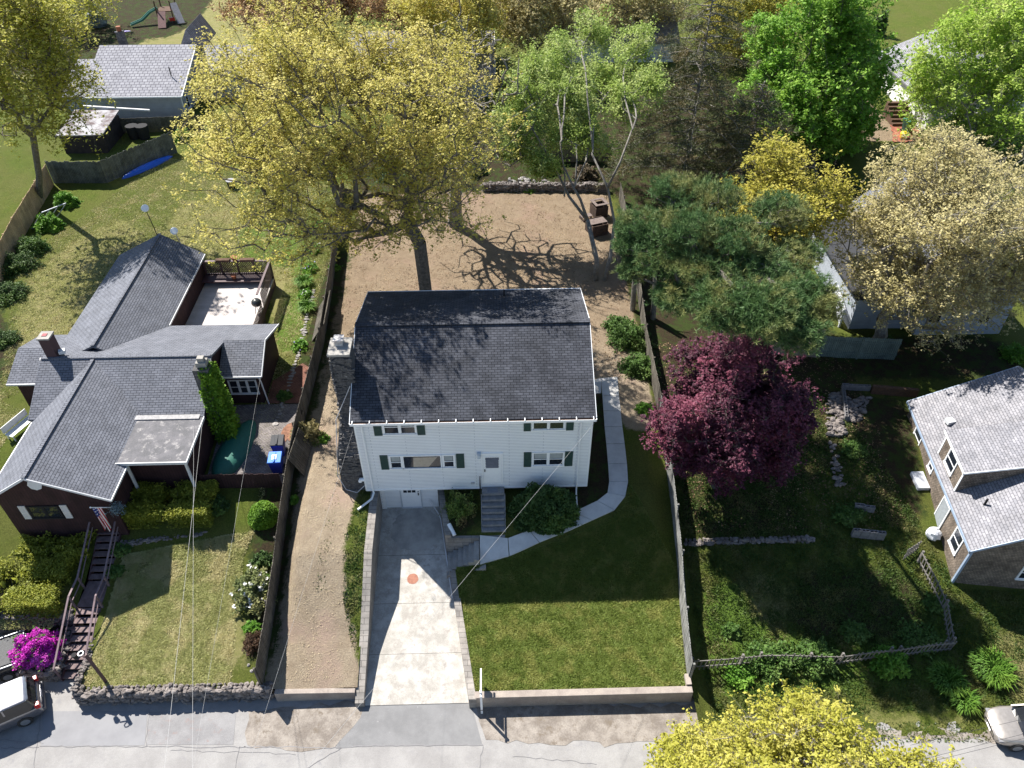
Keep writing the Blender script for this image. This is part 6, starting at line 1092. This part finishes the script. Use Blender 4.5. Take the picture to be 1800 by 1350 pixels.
rubble('rubble', 'heap of grey field stones left of the dark timber frame', ((1455, 695), (1478, 690), (1484, 770), (1455, 765)), 130, .16, STONE)
rubble('rubble', 'heap of grey field stones inside the block corner', ((1485, 700), (1530, 700), (1510, 740), (1488, 745)), 80, .16, STONE)
rubble('rubble', 'few stones strewn down the slope below the stone heap', ((1452, 775), (1466, 775), (1485, 860), (1470, 865)), 30, .14)
rubble('rubble', 'pale stones at the back of the yard beyond the dirt', ((895, 315), (960, 312), (960, 325), (895, 326)), 22, .2, STONEL)
CB = M('cinder_block', (.30, .29, .30), (.2, .195, .2), 4, 25, .95, .5)
def blockrow(label, a, b, rows=1, hollow=True):
    a = G(*a); b = G(*b); L = math.dist(a[:2], b[:2]); n = int(L/.42); u = np.array([(b[0]-a[0])/L, (b[1]-a[1])/L]); t = thing('block_row', label, 'block wall', a); rz = math.atan2(u[1], u[0])
    for i in range(n):
        x, y = a[0]+u[0]*(i+.5)*L/n, a[1]+u[1]*(i+.5)*L/n; mb = MB(); z = H(x, y)+.2*rows; w0, d0 = L/n-.02, .2
        for k in range(rows): mb.rbox((x, y, z-.1-.2*k), (w0, d0, .19), rz)
        v = np.array([-u[1], u[0]])
        for s in (-1, 1): mb.rbox((x+v[0]*s*.08, y+v[1]*s*.08, z+.1), (w0, .035, .2), rz)
        for s in (-1, 0, 1): mb.rbox((x+u[0]*s*(w0/2-.02), y+u[1]*s*(w0/2-.02), z+.1), (.035, .13, .2), rz)
        mb.build('block', CB, t)
blockrow('row of hollow cinder blocks along the upper edge of the stone heap', (1478, 683), (1528, 686)); blockrow('short row of hollow cinder blocks beside the stone heap', (1480, 688), (1486, 740)); blockrow('row of hollow cinder blocks on the wall end by the paved court', (1495, 942), (1552, 948), 2); blockrow('short upper row of cinder blocks by the green weeds', (1500, 893), (1535, 900))
mb = MB(); a, b = G(1530, 690), G(1610, 697); mb.bar((a[0], a[1], a[2]+.3), (b[0], b[1], b[2]+.3), .25, .6); tag(mb.build('retaining_beam', M('box_wood', (0, 0, 0))), 'dark timber retaining beam at the corner of the shingle house', 'timber')
flat('court_slabs', gp((1492, 745), (1560, 735), (1610, 860), (1625, 930), (1560, 945), (1525, 850)), .0, CONC) if False else None
# torn stump, dead stems
t = thing('tree_stump', 'splintered orange brown tree stump under the pine', 'stump', G(1325, 598)); q = G(1325, 598); mb = MB(); mb.tube([(q[0], q[1], q[2]-.2), (q[0], q[1], q[2]+1.4)], [.45, .36], 12)
for i in range(14): a = i*.45; mb.bar((q[0]+.3*math.cos(a), q[1]+.3*math.sin(a), q[2]+1.2), (q[0]+.3*math.cos(a), q[1]+.3*math.sin(a), q[2]+1.5+rnd.random()*.9), .12, .05)
mb.build('trunk', M('torn_wood', (.38, .2, .1), (.2, .14, .1), 5, 20, .95, .6), t)
for (p, h_, lab) in (((1112, 545), 5.5, 'broken pale dead trunk beside the dirt yard'), ((1148, 560), 3.8, 'second shorter dead trunk in the shade of the pine')):
    q = G(*p); t = thing('dead_tree', lab, 'tree', q); mb = MB(); mb.tube([(q[0], q[1], q[2]-.2), (q[0]-.1, q[1]+.1, q[2]+h_*.5), (q[0]-.3, q[1]+.2, q[2]+h_)], [.2, .17, .12], 9); mb.tube([(q[0]-.15, q[1]+.1, q[2]+h_*.6), (q[0]+.5, q[1]+.3, q[2]+h_*.85)], [.07, .02], 6); mb.build('trunk', BARKL, t)
# compost boxes
for (p, s, hh, lab) in (((1052, 378), 1.15, 1.2, 'tall dark wooden compost box open at the top'), ((1048, 408), 1.4, 1.0, 'lower dark compost box with a plank lid'), ((1030, 385), .9, .3, 'low dark box beside the compost boxes')):
    q = G(*p); t = thing('compost_box', lab, 'compost box', q, .35); DW = M('dark_timber', (.13, .085, .065), (.08, .055, .045), 3, 22, .95, .5); mb = MB()
    for i in range(int(hh/.2)):
        z = .1+i*.2
        for sx, sy, lx, ly in ((0, -1, s, .05), (0, 1, s, .05), (-1, 0, .05, s-.1), (1, 0, .05, s-.1)): mb.rbox((sx*(s/2-.025), sy*(s/2-.025), z), (lx, ly, .18))
    mb.build('sides', DW, t, local=True); mb = MB()
    if 'open' in lab:
        for sx, sy, lx, ly in ((0, -1, s+.06, .25), (0, 1, s+.06, .25), (-1, 0, .25, s-.44), (1, 0, .25, s-.44)): mb.rbox((sx*(s/2-.1), sy*(s/2-.1), hh+.03), (lx, ly, .05))
    else: mb.rbox((0, 0, hh+.03), (s+.06, s*.6, .05))
    mb.build('rim', M('plank_brown', (.24, .19, .17), (.17, .13, .12), 4, 25, .9, .3), t, local=True)
# bench, can, metal frame, dishes
q = G(42, 758); t = thing('bench', 'white slatted bench beside the left wing of the brown cottage', 'bench', (q[0], q[1], q[2]), math.radians(68))
for i in range(5): mb = MB(); mb.box(-.9, .9, -.28+i*.12, -.19+i*.12, .43, .46); mb.build('slat', WHITE, t, local=True)
mb = MB(); mb.box(-.9, .9, .34, .37, .5, .95); mb.build('backrest', WHITE, t, local=True)
for x in (-.8, .8):
    for y in (-.22, .3): mb = MB(); mb.box(x-.03, x+.03, y-.03, y+.03, 0, .43); mb.build('leg', WHITE, t, local=True)
q = G(408, 330); t = thing('trash_can', 'small dark open can standing on the back lawn under the oak', 'can', q); mb = MB(); mb.cyl(tuple(q), .3, .7, 14, .36); mb.build('body', DARK, t); mb = MB(); mb.cyl((q[0], q[1], q[2]+.68), .4, .06, 14); mb.build('rim', PAINT('rim_grey', (.2, .2, .22), .5), t)
a = G(60, 405); t = thing('metal_frame', 'grey metal frame leaning on the tan fence', 'frame', a); mb = MB()
for i in range(4): mb.tube([(a[0]-.2+i*.45, a[1]+.1+i*.5, a[2]+.1), (a[0]+.9+i*.45, a[1]+.6+i*.5, a[2]+1.3)], .04, 6)
mb.tube([(a[0]-.2, a[1]+.1, a[2]+.1), (a[0]+1.15, a[1]+1.6, a[2]+.1)], .05, 6); mb.tube([(a[0]+.9, a[1]+.6, a[2]+1.3), (a[0]+2.25, a[1]+2.1, a[2]+1.3)], .05, 6); mb.build('tubes', PAINT('galvanised', (.35, .37, .42), .4, .6), t)
for (p, base, lab) in (((255, 366), (-22.9, 20.9, 6.1), 'tall thin mast with a white vane on the rear gable of the cottage'), ((306, 406), (-21.4, 20.9, 5.2), 'shorter mast with a small dish on the rear eave of the cottage')):
    tp = aty(p[0], p[1], base[1]); t = thing('roof_mast', lab, 'mast', base); mb = MB(); mb.tube([base, tuple(tp)], .03, 6); mb.build('pole', PAINT('galvanised', (0, 0, 0)) if 'dish' in lab else DARK, t); mb = MB(); mb.tube([tuple(tp), (tp[0]+.02, tp[1]-.05, tp[2]+.05)], [.27, .22], 14); mb.build('dish', WHITE, t)
# covered mound, play set and board at the far left
q = G(172, 45); t = thing('covered_mound', 'dark tarpaulin covered mound near the top left corner', 'mound', q); mb = MB(); mb.ball((q[0], q[1], q[2]+.6), (1.35, 1.2, 1.25), 16, .06); mb.build('tarpaulin', PAINT('tarp_blue_grey', (.10, .13, .15), .35), t); mb = MB(); mb.ball((q[0]+.1, q[1]-.1, q[2]+1.1), (.9, .8, .85), 12, .04); mb.build('dome', PAINT('tarp_light', (.18, .22, .25), .3), t)
a = G(201, 57); hull('bodyboard', 'purple and white board lying on the bare ground at the top left', 'board', a, (a[0]+2.0, a[1]+.4), .55, .12, M('purple_white', (.3, .2, .6), (.7, .7, .75), 2, 5, .4, 0), 2.22)
q = G(290, 45); t = thing('play_set', 'wooden play set with green slide at the top left', 'play set', q); mb = MB()
for x in (-1, 1):
    for y in (0, 2): mb.rbox((q[0]+x, q[1]+y+1, q[2]+1.4), (.12, .12, 2.8))
mb.rbox((q[0], q[1]+2, q[2]+1.5), (2.1, 2.1, .1)); mb.build('tower', M('box_wood', (0, 0, 0)), t)
mb = MB(); P_ = [(q[0]-1, q[1]+1.6, q[2]+1.7), (q[0]-2.0, q[1]+1.0, q[2]+1.3), (q[0]-2.9, q[1]+.2, q[2]+.6), (q[0]-4.2, q[1]-.6, q[2]+.25)]
for a, b in zip(P_, P_[1:]): mb.bar(a, b, .55, .06); mb.bar((a[0]+.12, a[1]-.25, a[2]+.1), (b[0]+.12, b[1]-.25, b[2]+.1), .06, .2); mb.bar((a[0]-.12, a[1]+.25, a[2]+.1), (b[0]-.12, b[1]+.25, b[2]+.1), .06, .2)
mb.build('slide', PAINT('slide_green', (.02, .16, .12), .35), t); mb = MB(); mb.bar((q[0]-.3, q[1]+.9, q[2]+1.5), (q[0]+.1, q[1]-1.4, q[2]+.1), 1.0, .08); mb.build('ramp', M('ramp_red_brown', (.2, .1, .1), (.13, .07, .07), 4, 20, .8, .3), t)
mb = MB(); mb.bar((q[0]+1.0, q[1]+2.2, q[2]+2.2), (q[0]+2.2, q[1]+.2, q[2]+.2), .9, .08); mb.build('climbing_wall', M('grey_board', (.33, .33, .36), (.24, .24, .27), 4, 20, .8, .3), t); mb = MB(); mb.rbox((q[0]+.9, q[1]+.7, q[2]+.6), (.7, .3, .4), .4); mb.build('seat', RED, t)
# shed under plastic sheet
a = G(112, 275); t = thing('garden_shed', 'dark shed with torn white plastic on its roof behind the grey fence', 'shed', a); mb = MB(); mb.box(a[0], a[0]+4.0, a[1]+.6, a[1]+5.2, 2.0, 4.0); mb.build('wall', M('dark_tarp', (.06, .045, .045), (.03, .025, .025), 2, 15, .8, .5), t)
mb = MB(); slab(mb, (a[0]-.2, a[1]+.3, 4.1), (a[0]+4.2, a[1]+.3, 4.1), (a[0]+4.2, a[1]+5.4, 4.5), (a[0]-.2, a[1]+5.4, 4.5), .1); mb.build('roof', M('torn_plastic', (.5, .5, .52), (.10, .06, .06), .9, 8, .8, .3), t)
mb = MB(); mb.tube([(a[0]+.6, a[1]+5.6, 4.75), (a[0]+7.2, a[1]+5.2, 4.4)], .12, 8); mb.build('pole', PAINT('rim_grey2', (.5, .5, .5), .5), t)
for i, (p, lab) in enumerate((((238, 243), 'black plastic bin at the fence, left one of two'), ((255, 243), 'black plastic bin at the fence, right one of two'))):
    q = G(*p); mb = MB(); mb.cyl((q[0], q[1], q[2]), .5, 1.3, 12, .6); tag(mb.build('barrel', DARK), lab, 'barrel')
# crates behind the oak
for i, (p, lab) in enumerate((((395, 262), 'weathered timber pallet under the great oak, upper one'), ((430, 290), 'weathered timber pallet under the great oak, lower one'))):
    q = G(*p); mb = MB()
    for j in range(7): mb.rbox((q[0]+j*.35, q[1], q[2]+.5), (.16, 1.6, .05)); 
    for j in (-1, 0, 1): mb.rbox((q[0]+1.05, q[1]+j*.7, q[2]+.3), (2.4, .12, .4))
    tag(mb.build('pallet', M('silvered_wood', (0, 0, 0))), lab, 'pallet')
# small conifers on the far lawn
for px, lab in ((1527, 'small dark cone shaped arborvitae on the far lawn, leftmost of three'), (1534, 'small dark cone shaped arborvitae on the far lawn, middle of three'), (1545, 'small dark cone shaped arborvitae on the far lawn, rightmost and tallest')):
    q = G(px, 62); shrub('arborvitae', lab, q, (.7, .7, 2.6 if px != 1545 else 3.4), DKG, px, 2500, .25, box=False, group='arborvitae on the far lawn', cat='tree')
# ================================================================ overhead wires
WM = PAINT('wire_pale', (.36, .36, .36), .6); WD = PAINT('wire_dark', (.03, .03, .035), .6)
def wire(label, a, b, mat, r=.012, sag=.0):
    a = np.array(a); b = np.array(b); n = 14; pts = [a+(b-a)*i/n-np.array([0, 0, sag*4*(i/n)*(1-i/n)]) for i in range(n+1)]; mb = MB(); mb.tube(pts, r, 5); tag(mb.build('overhead_wire', mat), label, 'wire')
wire('thick pale twisted wire from the cottage to the bottom edge left of centre', (-15.45, 3.6, 4.5), atz(284, 1400, 7.5), WM, .0065); wire('thin wire running beside the thick pale wire', (-15.9, 3.4, 4.5), atz(338, 1420, 7.5), WM, .0055)
wire('thin wire from the downspout corner of the cottage wing', (-13.0, 7.2, 4.4), atz(330, 1400, 7.5), WM, .0035); wire('pale wire from the right eave corner of the white house across the driveway', (6.15, -.3, 7.4), atz(536, 1355, 8.5), WM, .0055)
wire('thin wire across the sandy strip from the white house', (-6.2, -.1, 6.9), atz(420, 1400, 8), WM, .0035)
for (a, b, lab) in (((1600, 1310), (1860, 1250), 'dark wire over the sedan bonnet, uppermost'), ((1600, 1340), (1860, 1275), 'dark wire over the sedan, middle one'), ((1600, 1348), (1860, 1283), 'dark wire over the sedan, lowest')): wire(lab, atz(*a, 7), atz(*b, 7), WD, .006)
